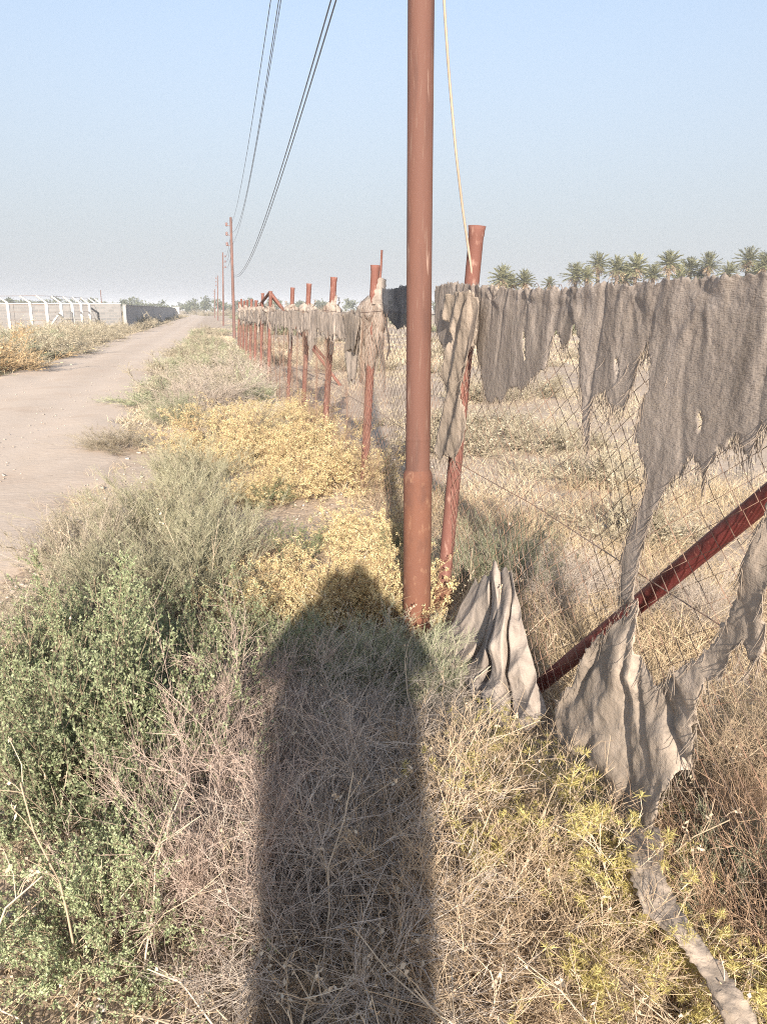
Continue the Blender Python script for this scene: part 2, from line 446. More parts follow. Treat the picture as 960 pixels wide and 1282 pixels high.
# each returns (stem_acc, leaf_acc or None) for a plant about 0.5 m tall, 0.35 m in radius
def gen_saltbush(nleaf=30000, n0=50):
    st, lf = Acc(), Acc()
    a = stems(n0, .10, .47, 0, 78, bend=.35)
    b = sprout(a, n0 * 11, .16, .8, .35, .25)
    c = sprout(b, n0 * 40, .07, .8, .4, .3)
    add_tubes(st, a, .0035, .0015, 0); add_tubes(st, b, .0015, .0008, 0); add_tubes(st, c, .0009, .0006, 0)
    p, t = sample_on(c, nleaf, .1); d = nrm(t * .6 + rdir(nleaf) + np.array([0, 0, .35]))
    add_leaves(lf, p, d, .0125, .0065, 0)
    p, t = sample_on(b, nleaf // 4, .5); d = nrm(t * .6 + rdir(nleaf // 4) + np.array([0, 0, .35]))
    add_leaves(lf, p, d, .013, .006, 0)
    return st, lf

def gen_twigs(n0=55, fine=7000, L=.5, tilt=85, th=1.0):
    st = Acc()
    a = clip_low(stems(n0, .13, L, 0, tilt, bend=.5, droop=.15))
    b = clip_low(sprout(a, n0 * 14, .2, .8, .2, .15, k=4, bend=.5))
    c = clip_low(sprout(b, fine, .09, .95, .15, .15, k=3, bend=.4))
    add_tubes(st, a, .0024 * th, .0011 * th, 0); add_tubes(st, b, .0013 * th, .0008 * th, 0); add_tubes(st, c, .0009 * th, .0006 * th, 0)
    return st, None

def gen_feather(n0=60, fine=6800, needles=15000, L=.47, tilt=72):
    st, lf = Acc(), Acc()
    a = stems(n0, .12, L, 0, tilt, bend=.35)
    b = sprout(a, n0 * 12, .17, .6, .45, .2, k=4, bend=.3)
    add_tubes(st, a, .0028, .0012, 0); add_tubes(st, b, .0013, .0008, 0)
    c = sprout(b, fine, .062, .7, .45, .2)
    v, f = tubes(c, taper(c, .0011, .0007)); lf.add(v, f, 0)
    p, t = sample_on(c, needles, .1); d = nrm(t + rdir(needles) * .9)
    add_leaves(lf, p, d, .011, .0022, 0)
    return st, lf

def gen_golden(n0=65, nleaf=26000):
    st, lf = Acc(), Acc()
    a = stems(n0, .14, .42, 5, 82, bend=.4)
    b = sprout(a, n0 * 12, .13, .9, .3, .25)
    c = sprout(b, n0 * 50, .05, 1.0, .3, .3)
    add_tubes(st, a, .0032, .0014, 0); add_tubes(st, b, .0014, .0009, 0); add_tubes(st, c, .001, .0007, 0)
    # leaves and dry fruits sit in small clumps at the twig ends
    k = nleaf // 14; p, t = sample_on(c, k, .7)
    p = np.repeat(p, 14, 0) + RNG.normal(size=(k * 14, 3)) * .0075
    add_leaves(lf, p, rdir(k * 14), .0115, .0065, 0)
    return st, lf

def gen_lime(n0=16, tufts=620, per=26):
    st, lf = Acc(), Acc()
    a = stems(n0, .05, .40, 10, 78, k=6, bend=.45)
    b = sprout(a, n0 * 7, .17, .9, .3, .25, k=4, bend=.4)
    c = sprout(b, tufts, .07, .9, .45, .35)
    add_tubes(st, a, .0042, .002, 0, 5); add_tubes(st, b, .002, .0012, 0); add_tubes(st, c, .0012, .0009, 0)
    tip = c[:, -1]; td = nrm(c[:, -1] - c[:, -2])
    p = np.repeat(tip, per, 0) + RNG.normal(size=(tufts * per, 3)) * .004
    d = nrm(np.repeat(td, per, 0) * .55 + rdir(tufts * per))
    add_leaves(lf, p, d, .027, .0026, 0)
    return st, lf

def gen_scrub_low(n0=26, fine=1300, leaves=1500, w=.004):
    """light version for plants many metres away"""
    a_ = Acc()
    a = stems(n0, .16, .45, 0, 80, k=4, bend=.4); b = sprout(a, fine, .15, .9, .3, .15, k=3)
    add_tubes(a_, a, .004, .002, 0); add_tubes(a_, b, w * .6, w * .3, 0)
    p, t = sample_on(b, leaves, .2); add_leaves(a_, p, nrm(t + rdir(leaves)), .035, .014, 0)
    return a_, None

KIND = {}
def make_kind(key, gen, mats, names, **kw):
    st, lf = gen(**kw)
    KIND[key] = [(nm, acc.mesh(nm, mt)) for nm, acc, mt in zip(names, (st, lf), mats) if acc is not None]

def recolour(key, src, mats):
    out = []
    for (nm, me), mt in zip(KIND[src], mats):
        c = me.copy(); c.materials.clear(); c.materials.append(mt); out.append((nm, c))
    KIND[key] = out

SF = ['stems', 'foliage']
for i in (0, 1):
    make_kind('salt%d' % i, gen_saltbush, [M['salt_stem'], M['salt_leaf']], SF)
    make_kind('pink%d' % i, gen_twigs, [M['pink_twig']], ['twigs'])
    make_kind('feather%d' % i, gen_feather, [M['scrub_mix'], M['feather']], SF)
    make_kind('gold%d' % i, gen_golden, [M['gold_stem'], M['gold_leaf']], SF)
    make_kind('lime%d' % i, gen_lime, [M['pale_stem'], M['lime_needle']], SF)
    make_kind('vivid%d' % i, gen_saltbush, [M['salt_stem'], M['vivid']], SF, nleaf=9000, n0=26)
    recolour('grey%d' % i, 'pink%d' % i, [M['grey_twig']])
    recolour('tan%d' % i, 'pink%d' % i, [M['tan_twig']])
    recolour('red%d' % i, 'pink%d' % i, [M['red_twig']])
    recolour('sage%d' % i, 'feather%d' % i, [M['grey_twig'], M['scrub_green']])
    recolour('greyfeather%d' % i, 'feather%d' % i, [M['grey_twig'], M['scrub_mix']])

def shrub(kind, name, px, py, w, h, label, cat='shrub', group=None, var=None):
    g = on_ground(px, py); g = np.array([g[0], g[1], float(hgt(g[0], g[1]))])
    parts = KIND[kind + str(RNG.integers(0, 2) if var is None else var)]
    rz = RNG.random() * 6.28; sc = (w / .7, w / .7, h / .5)
    if len(parts) == 1:
        o = link(bpy.data.objects.new(name, parts[0][1]))
        o.location = [float(c) for c in g]; o.rotation_euler = (0, 0, rz)
    else:
        o = empty(name, g, rz)
        for nm, me in parts: link(bpy.data.objects.new(nm, me), o)
    o.scale = sc
    return tag(o, label, cat, group)
# ------------------------------------------------------------------ shrubs, one by one  (kind, name, pixel of the foot, width m, height m, label)
SHRUBS = [
 ('salt', 'saltbush', 135, 1045, .60, .50, 'large sage green saltbush at the left of the foreground, widest of the green ones'),
 ('salt', 'saltbush', 190, 985, .60, .50, 'sage green saltbush touching the left side of the pinkish leafless twig bush'),
 ('salt', 'saltbush', 50, 925, .56, .44, 'sage green saltbush at the left edge of the picture, nearest the bare track'),
 ('salt', 'saltbush', 255, 885, .56, .44, 'sage green saltbush directly behind the pinkish leafless twig bush'),
 ('salt', 'saltbush', 135, 865, .60, .44, 'bright sage green saltbush in front of the pale feathery bush beside the track'),
 ('salt', 'saltbush', 150, 1205, .40, .34, 'smallest sage green saltbush, lowest in the bottom left corner'),
 ('salt', 'saltbush', 315, 850, .36, .26, 'low dark green saltbush at the upper left end of the long body shadow'),
 ('pink', 'dry_twig_bush', 285, 1015, .46, .46, 'pinkish leafless bush of dense thin twigs left of the long body shadow', ),
 ('pink', 'dry_twig_bush', 275, 1150, .42, .40, 'pinkish leafless twig bush left of the body shadow, the nearer and lower one'),
 ('pink', 'dry_twig_bush', 320, 930, .40, .36, 'pinkish leafless twig bush on the left edge of the body shadow, behind the taller one'),
 ('grey', 'dry_twig_bush', 430, 1080, .66, .36, 'grey leafless twig bush lying in the middle of the long body shadow'),
 ('grey', 'dry_twig_bush', 440, 1215, .62, .30, 'grey leafless twig bush in the body shadow at the bottom edge of the picture'),
 ('grey', 'dry_twig_bush', 430, 965, .55, .32, 'grey leafless twig bush in the body shadow just before the soft green plants'),
 ('tan', 'dry_twig_bush', 575, 1160, .60, .36, 'tan leafless twig bush right of the body shadow, before the yellow green spiky bush'),
 ('tan', 'dry_twig_bush', 590, 1050, .46, .30, 'tan leafless twig bush between the body shadow and the torn cloth strip'),
 ('grey', 'dry_twig_bush', 545, 965, .34, .26, 'grey leafless twig bush in front of the crumpled cloth heap'),
 ('tan', 'dry_twig_bush', 650, 1230, .50, .28, 'low tan twig bush at the bottom edge between the two yellow green clumps'),
 ('sage', 'feathery_shrub', 475, 875, .56, .25, 'soft grey green feathery shrub in shadow before the rusty pole foot'),
 ('sage', 'feathery_shrub', 395, 865, .42, .23, 'soft grey green feathery shrub in shadow, left of the pole foot'),
 ('sage', 'feathery_shrub', 528, 895, .32, .22, 'small grey green feathery shrub at the right edge of the body shadow'),
 ('feather', 'feathery_shrub', 225, 765, .80, .44, 'wide pale green feathery bush in the middle of the verge beside the track'),
 ('feather', 'feathery_shrub', 205, 680, .85, .42, 'pale green feathery bush leaning over the track edge, second row'),
 ('feather', 'feathery_shrub', 245, 625, .75, .40, 'pale green feathery bush between the golden shrubs and the track'),
 ('greyfeather', 'feathery_shrub', 105, 715, .66, .34, 'greyish feathery bush standing out on the bare track edge at far left'),
 ('greyfeather', 'feathery_shrub', 70, 805, .60, .26, 'low greyish feathery bush at the left picture edge behind the green saltbush'),
 ('feather', 'feathery_shrub', 272, 715, .55, .42, 'pale green feathery bush just left of the small rust brown plant'),
 ('feather', 'feathery_shrub', 150, 775, .70, .36, 'pale green feathery bush between track and bright green saltbush'),
 ('sage', 'feathery_shrub', 215, 535, .75, .38, 'rounded sage green bush at the track edge beyond the feathery bushes'),
 ('greyfeather', 'feathery_shrub', 152, 562, .75, .25, 'low thin grey bush on the open track side'),
 ('greyfeather', 'feathery_shrub', 310, 560, .8, .4, 'grey green bush behind the golden shrubs near the track'),
 ('vivid', 'green_herb', 366, 712, .42, .28, 'bluish green leafy plant in the gap between golden shrubs'),
 ('vivid', 'green_herb', 490, 702, .24, .2, 'small pale green plant left of the rusty pole'),
 ('vivid', 'green_herb', 336, 640, .36, .2, 'small green plant at the edge of the bare soil patch'),
 ('red', 'dry_twig_bush', 318, 716, .32, .22, 'small rust brown dry plant among the pale green bushes'),
 ('gold', 'golden_shrub', 278, 565, 1.1, .55, 'golden dry shrub at the track side end of the golden row'),
 ('gold', 'golden_shrub', 322, 592, .8, .52, 'golden dry shrub left of the bare soil patch, farther one'),
 ('gold', 'golden_shrub', 388, 578, 1.05, .56, 'golden dry shrub at the far end of the golden row by the third fence post'),
 ('gold', 'golden_shrub', 432, 620, .85, .52, 'golden dry shrub against the second fence post from the pole'),
 ('gold', 'golden_shrub', 335, 632, .50, .32, 'small golden dry shrub left of the bare soil patch, nearer one'),
 ('gold', 'golden_shrub', 455, 695, .56, .36, 'small golden dry shrub between second fence post and bluish green plant'),
 ('gold', 'golden_shrub', 472, 775, .52, .42, 'golden dry shrub touching the left side of the rusty pole foot'),
 ('gold', 'golden_shrub', 352, 785, .62, .36, 'golden dry shrub left of the shadow of the head'),
 ('gold', 'golden_shrub', 420, 785, .56, .38, 'golden dry shrub darkened by the shadow of the head'),
 ('gold', 'golden_shrub', 368, 535, .85, .40, 'golden dry shrub behind the rest, farthest along the fence'),
 ('gold', 'golden_shrub', 310, 535, .8, .36, 'golden dry shrub behind the track side one'),
 ('grey', 'dry_twig_bush', 258, 512, 1.3, .55, 'brownish grey dead bush at the track edge, nearer of the pair'),
 ('grey', 'dry_twig_bush', 290, 488, 1.6, .6, 'brownish grey dead bush at the track edge, farther of the pair'),
 ('lime', 'spiky_bush', 668, 1075, .54, .38, 'yellow green spiky bush with pale stems under the torn cloth strip'),
 ('lime', 'spiky_bush', 655, 1005, .44, .24, 'yellow green spiky bush in front of the crumpled cloth heap'),
 ('lime', 'spiky_bush', 775, 1230, .56, .34, 'yellow green spiky bush at the lower right, widest one'),
 ('lime', 'spiky_bush', 870, 1290, .36, .24, 'small yellow green spiky bush in the bottom right corner'),
 ('sage', 'feathery_shrub', 626, 750, .50, .40, 'tall grey green grassy shrub behind the mesh next to the first fence post'),
 ('grey', 'dry_twig_bush', 700, 760, .6, .3, 'grey dry bush behind the mesh beside the dark red brace'),
 ('grey', 'dry_twig_bush', 865, 790, .4, .3, 'dark grey dry bush behind the mesh under the dark red brace'),
 ('red', 'dry_twig_bush', 925, 1195, .40, .32, 'rust brown twig bush right of the trailing cloth strip'),
 ('red', 'dry_twig_bush', 925, 1095, .40, .30, 'rust brown twig bush in the dry grass right of the torn cloth'),
 ('tan', 'dry_twig_bush', 945, 1010, .50, .34, 'tan twig bush at the right edge of the picture in dry grass'),
 ('sage', 'feathery_shrub', 945, 1190, .36, .26, 'sage green feathery plant at the right edge near the bottom'),
]
for k, nm, px, py, w, h, lab in SHRUBS:
    cat = {'salt': 'shrub', 'vivid': 'plant'}.get(k, 'shrub')
    shrub(k, nm, px, py, w, h, lab, cat)

# ------------------------------------------------------------------ ground cover that nobody could count
def scatter(n, r0, r1, y0, y1, power=1.0):
    y = y0 * (y1 / y0) ** (RNG.random(n) ** power); r = r0 + (r1 - r0) * RNG.random(n)
    return r - .215 * y, y

def patch(x, y, f, ph, thr):
    return wob(x, y, f, ph) + .35 * RNG.normal(size=len(x)) > thr

def grass(name, x, y, per, Lm, Wm, mat, tilt=.6, spread=.05, label=None, bend=.6):
    n = len(x); acc = Acc()
    X = np.repeat(x, per) + RNG.normal(size=n * per) * spread; Y = np.repeat(y, per) + RNG.normal(size=n * per) * spread
    Z = hgt(X, Y) - .01
    d = RNG.normal(size=(n * per, 3)) * tilt; d[:, 2] = 1; d = nrm(d)
    L = np.repeat(Lm * (.6 + .7 * RNG.random(n)), per) * (.5 + .7 * RNG.random(n * per))
    add_blades(acc, np.stack([X, Y, Z], -1), d, L, np.repeat(np.broadcast_to(Wm, (n,)), per), 0, bend)
    o = acc.build(name, mat)
    return tag(o, label, 'grass', kind='stuff')

# field behind the mesh: thick straw near, patches farther out
def field_r(n, y0, y1, rmax):
    y = y0 * (y1 / y0) ** RNG.random(n); r = 1.28 + (rmax(y) - 1.28) * RNG.random(n)
    return r - .215 * y, y
x, y = field_r(5200, .9, 7.5, lambda y: 1.6 + .85 * y)
k = patch(x, y, 1.3, .7, -.3); x, y = x[k], y[k]
grass('dry_grass', x, y, 26, .27, .0028, M['straw'], .75, .06, 'tall golden dry grass behind the mesh at the right')
x, y = field_r(5200, 6.5, 26, lambda y: 1.6 + .75 * y)
k = patch(x, y, .55, 2.2, .22); x, y = x[k], y[k]
grass('dry_grass', x, y, 18, .17, .006, M['straw_far'], .8, .12, 'patchy pale dry grass in the middle of the field behind the mesh')
x, y = field_r(5200, 24, 130, lambda y: 3 + .7 * y)
k = patch(x, y, .16, 1.2, .1); x, y = x[k], y[k]
grass('dry_grass', x, y, 14, .22, .022, M['straw_far'], .8, .4, 'thin pale dry grass far out in the field towards the palms')
# straw and tufts on the verge
x, y = scatter(1500, -1.3, 1.2, 1.1, 12)
k = patch(x, y, 2.3, .2, .05); x, y = x[k], y[k]
grass('dry_grass', x, y, 14, .16, .0025, M['straw'], .9, .05, 'short dry straw between the bushes on the near verge')
x, y = scatter(2600, -1.4, 1.1, 11, 70)
k = patch(x, y, .6, 1.1, -.15); x, y = x[k], y[k]
grass('dry_grass', x, y, 14, .2, .012, M['straw_far'], .8, .14, 'pale dry grass along the fence foot farther up the verge')
x, y = scatter(3000, -9.5, -5.55, 16, 120)
grass('dry_grass', x, y, 14, .3, .016, M['straw_far'], .8, .2, 'pale dry grass on the far side of the track')
x, y = scatter(260, -.6, .9, 15, 38)
k = patch(x, y, .5, 3.1, .1); x, y = x[k], y[k]
grass('green_grass', x, y, 26, .26, .012, M['scrub_green'], .8, .18, 'low green growth by the fence foot up the verge')

def litter(name, n, r0, r1, y0, y1, L, rad, mat, label):
    x, y = scatter(n, r0, r1, y0, y1); az = RNG.random(n) * 6.28
    d = np.stack([np.cos(az), np.sin(az), RNG.normal(size=n) * .18], -1)
    P = polylines(np.stack([x, y, hgt(x, y) + .006 + .05 * RNG.random(n) ** 2], -1), d, L * (.4 + RNG.random(n)), 4, .35)
    P[..., 2] = np.maximum(P[..., 2], hgt(P[..., 0], P[..., 1]) + .003)
    a = Acc(); v, f = tubes(P, taper(P, rad, rad * .6)); a.add(v, f)
    return tag(a.build(name, mat), label, 'litter', kind='stuff')
litter('twig_litter', 9000, -1.5, 1.9, 1.0, 7, .16, .0011, M['litter'], 'dead twigs and straw lying between the bushes in the foreground')

def stones(name, n, r0, r1, y0, y1, s, label):
    x, y = scatter(n, r0, r1, y0, y1); sz = s * (.3 + RNG.random(n) ** 3)
    v = np.array([[i, j, k] for i in (-1, 1) for j in (-1, 1) for k in (-1, 1)], float)
    V = v[None] * (1 + .35 * RNG.normal(size=(n, 8, 3))) * sz[:, None, None] * np.array([1, 1, .6])
    az = RNG.random(n) * 6.28; c, s_ = np.cos(az)[:, None], np.sin(az)[:, None]
    V = np.stack([V[..., 0] * c - V[..., 1] * s_, V[..., 0] * s_ + V[..., 1] * c, V[..., 2]], -1)
    zz = np.maximum(hgt(x, y), .0) + .01
    V = V + np.stack([x, y, zz], -1)[:, None]
    q = np.array([[0, 1, 3, 2], [4, 6, 7, 5], [0, 4, 5, 1], [2, 3, 7, 6], [0, 2, 6, 4], [1, 5, 7, 3]])
    F = (np.arange(n)[:, None, None] * 8 + q).reshape(-1, 4)
    return tag(Acc().add(V.reshape(-1, 3), F).build(name, M['stone'], smooth=True), label, 'gravel', kind='stuff')
stones('gravel', 4200, -5.6, -1.1, 3, 40, .008, 'small stones scattered over the dirt track')
stones('gravel', 2500, -1.3, 2.5, 1.2, 12, .014, 'small stones and clods on the verge soil')

# broken stalks and shed leaves
def stalks(n, label):
    x, y = scatter(n, -1.1, 1.7, 1.15, 4.5); d = RNG.normal(size=(n, 3)) * .8; d[:, 2] = np.abs(d[:, 2]) * .5 + .15; d = nrm(d)
    P = polylines(np.stack([x, y, hgt(x, y) + .02], -1), d, .18 + .35 * RNG.random(n), 6, .35)
    P[..., 2] = np.maximum(P[..., 2], hgt(P[..., 0], P[..., 1]) + .01)
    a = Acc(); v, f = tubes(P, taper(P, .0028, .0014) * (.6 + .8 * RNG.random((n, 1))), 4); a.add(v, f)
    b = sprout(P, n * 5, .09, .8, .2, .3, k=3); v, f = tubes(b, taper(b, .0013, .0008)); a.add(v, f)
    p, t = sample_on(b, n * 14, .6); add_leaves(a, p, rdir(len(p)), .014, .008, 0)
    return tag(a.build('dry_stalks', M['pale_stem']), label, 'stalks', kind='stuff')
stalks(330, 'bleached broken stalks with dry seed heads among the foreground bushes')
def flakes(n, label):
    x, y = scatter(n, -1.4, 2.0, 1.0, 7); a = Acc()
    d = RNG.normal(size=(n, 3)); d[:, 2] *= .35
    add_leaves(a, np.stack([x, y, hgt(x, y) + .006 + .03 * RNG.random(n) ** 3], -1), nrm(d), .022, .011, 0)
    return tag(a.build('leaf_litter', M['litter']), label, 'litter', kind='stuff')
flakes(14000, 'brown shed leaves on the soil under the bushes')

# scrub masses far along the verges and out in the field
LOW = [gen_scrub_low()[0].arrays() for _ in range(3)]
def scrub_mass(name, pts, mat, label):
    acc = Acc()
    for (x, y, w, h) in pts:
        V, Fs = LOW[RNG.integers(0, 3)]
        a = RNG.random() * 6.28; c, s = math.cos(a), math.sin(a)
        v = V * np.array([w / .7, w / .7, h / .5]); v = np.stack([v[:, 0] * c - v[:, 1] * s, v[:, 0] * s + v[:, 1] * c, v[:, 2]], -1)
        v = v + np.array([x, y, float(hgt(x, y))])
        f0 = acc.n; acc.v.append(v.astype(np.float32)); acc.n += len(v)
        for f, m in Fs: acc.f.append((f + f0, 0))
    return tag(acc.build(name, mat), label, 'scrub', kind='stuff')
def strew(n, r0, r1, y0, y1, w, h):
    x, y = scatter(n, r0, r1, y0, y1)
    return [(a, b, w * (.6 + .8 * RNG.random()), h * (.6 + .7 * RNG.random())) for a, b in zip(x, y)]
scrub_mass('scrub', strew(95, -9.5, -5.8, 22, 60, 1.7, .65), M['scrub_mix'], 'dry grey bushes massed along the far side of the track')
scrub_mass('scrub', strew(26, -10, -6.2, 20, 50, 1.5, .6), M['scrub_green'], 'sage green bushes mixed into the scrub beyond the track')
scrub_mass('scrub', strew(60, -12, -5.9, 60, 220, 2.2, .9), M['scrub_mix'], 'distant bushes along the far side of the track')
scrub_mass('scrub', strew(40, -1.3, .9, 13, 70, .9, .4), M['scrub_mix'], 'dry grey bushes along the verge towards the far poles')
scrub_mass('scrub', strew(22, -1.2, .9, 14, 60, .9, .4), M['scrub_green'], 'sage green bushes along the verge towards the far poles')
scrub_mass('scrub', strew(120, 2, 34, 5, 60, .8, .36), M['scrub_mix'], 'dry bushes scattered in the field behind the mesh')
scrub_mass('scrub', strew(110, 3, 140, 50, 200, 2.4, 1.0), M['scrub_green'], 'distant bushes scattered across the field')
scrub_mass('scrub', strew(60, -120, 30, 180, 320, 5, 1.6), M['scrub_mix'], 'pale scrub on the plain near the horizon')
tan_mound = [(-10.4, 21.5, 2.2, .75), (-11.6, 21.9, 2.2, .8), (-12.4, 24, 2.4, .8)]
scrub_mass('scrub', tan_mound, M['gold_stem'], 'golden tan bush mound at the left edge beyond the track')

# ------------------------------------------------------------------ trees
def far_trees():
    acc = Acc()
    xs = np.concatenate([np.linspace(-190, -20, 95), np.linspace(-20, 60, 18)])
    for x in xs:
        x = x + RNG.normal() * 2; y = 300 + RNG.normal() * 25
        h = 3.6 + 2.4 * RNG.random() ** 2; w = 2.2 + 2.2 * RNG.random()
        P = np.array([[[x, y, 0], [x, y, h * .45]]]); v, f = tubes(P, .15, 4); acc.add(v, f, 0)
        n = 240; c = RNG.normal(size=(7, 3)) * np.array([w * .4, w * .4, h * .17]) + np.array([x, y, h * .66])
        p = c[RNG.integers(0, 7, n)] + RNG.normal(size=(n, 3)) * np.array([.55, .55, .4])
        p[:, 2] = np.clip(p[:, 2], .2, h)
        add_leaves(acc, p, rdir(n), .8, .45, 0)
    return tag(acc.build('distant_trees', M['far_leaf']), 'hazy grey green line of trees on the horizon at left', 'trees', kind='stuff')
far_trees()

def palm_meshes(seed, trunk_h):
    tr, cr, dd = Acc(), Acc(), Acc()
    k = 14; t = np.linspace(0, 1, k); lean = RNG.normal(size=2) * .1
    P = np.stack([lean[0] * t ** 2, lean[1] * t ** 2, t * trunk_h], -1)[None]
    v, f = tubes(P, (.26 - .05 * t + .025 * (np.arange(k) % 2))[None], 9); tr.add(v, f)
    top = P[0, -1]
    def fronds(acc, n, t0, t1, L, lw, ll, droop):
        for i in range(n):
            az = i * 2.4 + RNG.normal() * .2; ti = R(t0 + (t1 - t0) * (i + .5) / n) + RNG.normal() * .08
            d = np.array([math.cos(az) * math.sin(ti), math.sin(az) * math.sin(ti), math.cos(ti)])
            m = 9; s = np.linspace(0, 1, m); ln = L * (.85 + .3 * RNG.random())
            C = top + d * (s * ln)[:, None]; C[:, 2] -= droop * ln * s ** 2.2
            v, f = tubes(C[None], (.035 - .025 * s)[None], 3); acc.add(v, f)
            q = 15; ss = np.repeat(np.linspace(.16, .97, q), 2); sg = np.tile([1, -1], q)
            pos = np.stack([np.interp(ss, s, C[:, j]) for j in range(3)], -1)
            tg = nrm(np.gradient(C, axis=0)); tg = np.stack([np.interp(ss, s, tg[:, j]) for j in range(3)], -1)
            side = nrm(np.cross(tg, [0, 0, 1.0])) * sg[:, None]
            dd_ = nrm(side * .8 + tg * .75 + np.array([0, 0, -.05]) + RNG.normal(size=pos.shape) * .1)
            add_leaves(acc, pos, dd_, ll, lw, 0)
    fronds(cr, int(RNG.integers(34, 48)), 2, RNG.uniform(105, 125), RNG.uniform(2.1, 2.7), .10, .55, RNG.uniform(.1, .26))
    fronds(dd, int(RNG.integers(8, 20)), 105, 155, 1.5, .07, .4, .1)
    return [('trunk', tr.mesh('trunk', M['palm_trunk'])), ('crown', cr.mesh('crown', M['palm_leaf'])), ('dead_fronds', dd.mesh('dead_fronds', M['palm_dead']))]
PALMS = [palm_meshes(i, 6.0) for i in range(6)]
palm_list = [  # crown centre px, py, size, label
 (628, 350, .9, 'date palm nearest the first fence post, leftmost of all the palms'),
 (655, 353, .75, 'small date palm second from the left, close beside the leftmost one'),
 (688, 357, .55, 'lowest date palm, only its top showing over the cloth between two gaps'),
 (721, 345, .8, 'lone small date palm left of the dense middle cluster'),
 (750, 331, .85, 'date palm with narrow crown on the left of the middle cluster'),
 (771, 338, .85, 'date palm half hidden in the centre of the middle cluster'),
 (795, 336, 1.0, 'wide date palm on the right of the middle cluster'),
 (837, 330, .9, 'tall date palm left of the torn knot in the cloth'),
 (863, 338, .85, 'date palm with drooping pale crown between two taller ones'),
 (887, 333, .75, 'small round crowned date palm fourth from the right edge'),
 (935, 326, 1.0, 'tallest date palm, close to the right edge of the picture'),
 (958, 334, .9, 'date palm cut off by the right edge of the picture'),
 (985, 330, .9, None),
 (640, 357, .8, 'low date palm squeezed between the two leftmost palms'),
 (735, 348, .75, 'low date palm under the left side of the middle cluster'),
 (782, 350, .85, 'low spreading date palm at the foot of the middle cluster'),
 (850, 350, .8, 'low dark date palm right below the tall palm by the knot'),
 (875, 349, .75, 'low date palm hidden under the small round crowned one'),
 (946, 345, .85, 'low date palm between the tallest one and the picture edge'),
 (818, 345, .7, 'dark low date palm between the middle cluster and the tall one'),
 (912, 343, .7, 'low date palm squeezed in front of the tallest one'),
]
for i, (px, py, sc, lab) in enumerate(palm_list):
    if lab is None: continue
    Y = 98 + 10 * RNG.random(); c = at_depth(px, py, Y)
    o = empty('date_palm', (c[0], c[1], 0), RNG.random() * 6.28)
    tag(o, lab, 'palm tree', 'date palms beyond the field')
    for nm, me in PALMS[i % 6]:
        ch = link(bpy.data.objects.new(nm, me), o)
        if nm == 'trunk': ch.scale = (1, 1, c[2] / 6.0)
        else:
            q = sc * RNG.uniform(.8, 1.0); ch.scale = (q, q, q * RNG.uniform(.85, 1.2)); ch.location = (0, 0, c[2] - 6.0 * ch.scale[2])
# ------------------------------------------------------------------ poles and wires
def rust_pole_main():
    b = on_ground(521.5, 795, .02); b[2] = -.05
    o = empty('utility_pole', b)
    tag(o, 'thick rusty red steel pole in the foreground, standing beside the first fence post', 'pole')
    ax = np.array([-.004, 0, 1.0]); H1 = .915
    v, f = lathe([(0, .069), (.2, .070), (H1 - .06, .0697), (H1 - .05, .0695), (H1 - .035, .0715), (H1, .071), (H1 + .008, .0695), (H1 + .016, .066), (H1 + .026, .0605), (H1 + .028, .0595)], b, ax, 36)
    Acc().add(v, f).build('lower_tube', M['pole_low'], o, b)
    v, f = lathe([(H1 + .01, .0595), (H1 + .05, .0595), (H1 + .165, .0594), (H1 + .172, .0594), (H1 + .175, .0600), (H1 + .181, .0603), (H1 + .187, .0600), (H1 + .190, .0592), (H1 + .20, .0592), (H1 + .3, .0590), (2.4, .0575), (7.5, .053), (7.52, .04), (7.52, .001)], b, ax, 36)
    Acc().add(v, f).build('upper_tube', M['pole'], o, b)
    for k, (dx, z) in enumerate(NEAR):
        insulator(o, b, b + ax * (z - .05) + np.array([.03, 0, 0]), 1, .25 + dx * 4)
    v, f = tubes(np.array([[b + ax * 5.0, b + ax * 5.0 + [.15, 0, 0], b + ax * 5.0 + [.3, 0, 0]]]), .014, 8)
    Acc().add(v, f).build('cable_bracket', M['pole'], o, b)
    return b, ax

def insulator(parent, origin, p, side, s):
    v, f = lathe([(0, .012 * s), (.16 * s, .012 * s)], p, [side, 0, .0], 8)
    a = Acc().add(v, f)
    q = p + np.array([side * .16 * s, 0, 0])
    v, f = lathe([(-.02 * s, .001), (-.02 * s, .03 * s), (.02 * s, .05 * s), (.05 * s, .03 * s), (.07 * s, .055 * s), (.10 * s, .03 * s), (.12 * s, .001)], q, [0, 0, 1], 12)
    a.add(v, f)
    a.build('insulator', M['insul'], parent, origin)

NEAR = ((.10, 6.2), (.11, 6.6), (.20, 6.8))
FARZ = (6.4, 5.9, 5.3)
PB, PAX = rust_pole_main()
POLE_TIPS = [PB]
def far_pole(px_top, py_top, px_bot, Y, r, label, side, mat):
    t = at_depth(px_top, py_top, Y); b = at_depth(px_bot, 410, Y); b[2] = -.1
    o = empty('utility_pole', b); tag(o, label, 'pole', 'utility poles along the track')
    ax = t - b; L = np.linalg.norm(ax)
    v, f = lathe([(0, r * 1.15), (L * .5, r), (L, r * .8), (L + .01, .001)], b, ax, 12)
    Acc().add(v, f).build('shaft', M[mat], o, b)
    for q in (.45, .95, 1.5): insulator(o, b, t - ax / L * q, side, 1.6)
    return b, t
P2 = far_pole(289, 272, 293, 46.8, .085, 'nearest of the distant thin poles beyond the fence end, tallest in the row', -1, 'farpole')
P3 = far_pole(279, 316, 280, 84, .085, 'second thin pole in the row of distant poles, right behind the tallest one', 1, 'farpole')
P4 = far_pole(272.5, 345, 273.5, 124, .085, 'third thin distant pole, small, left of the second one', -1, 'farpole')
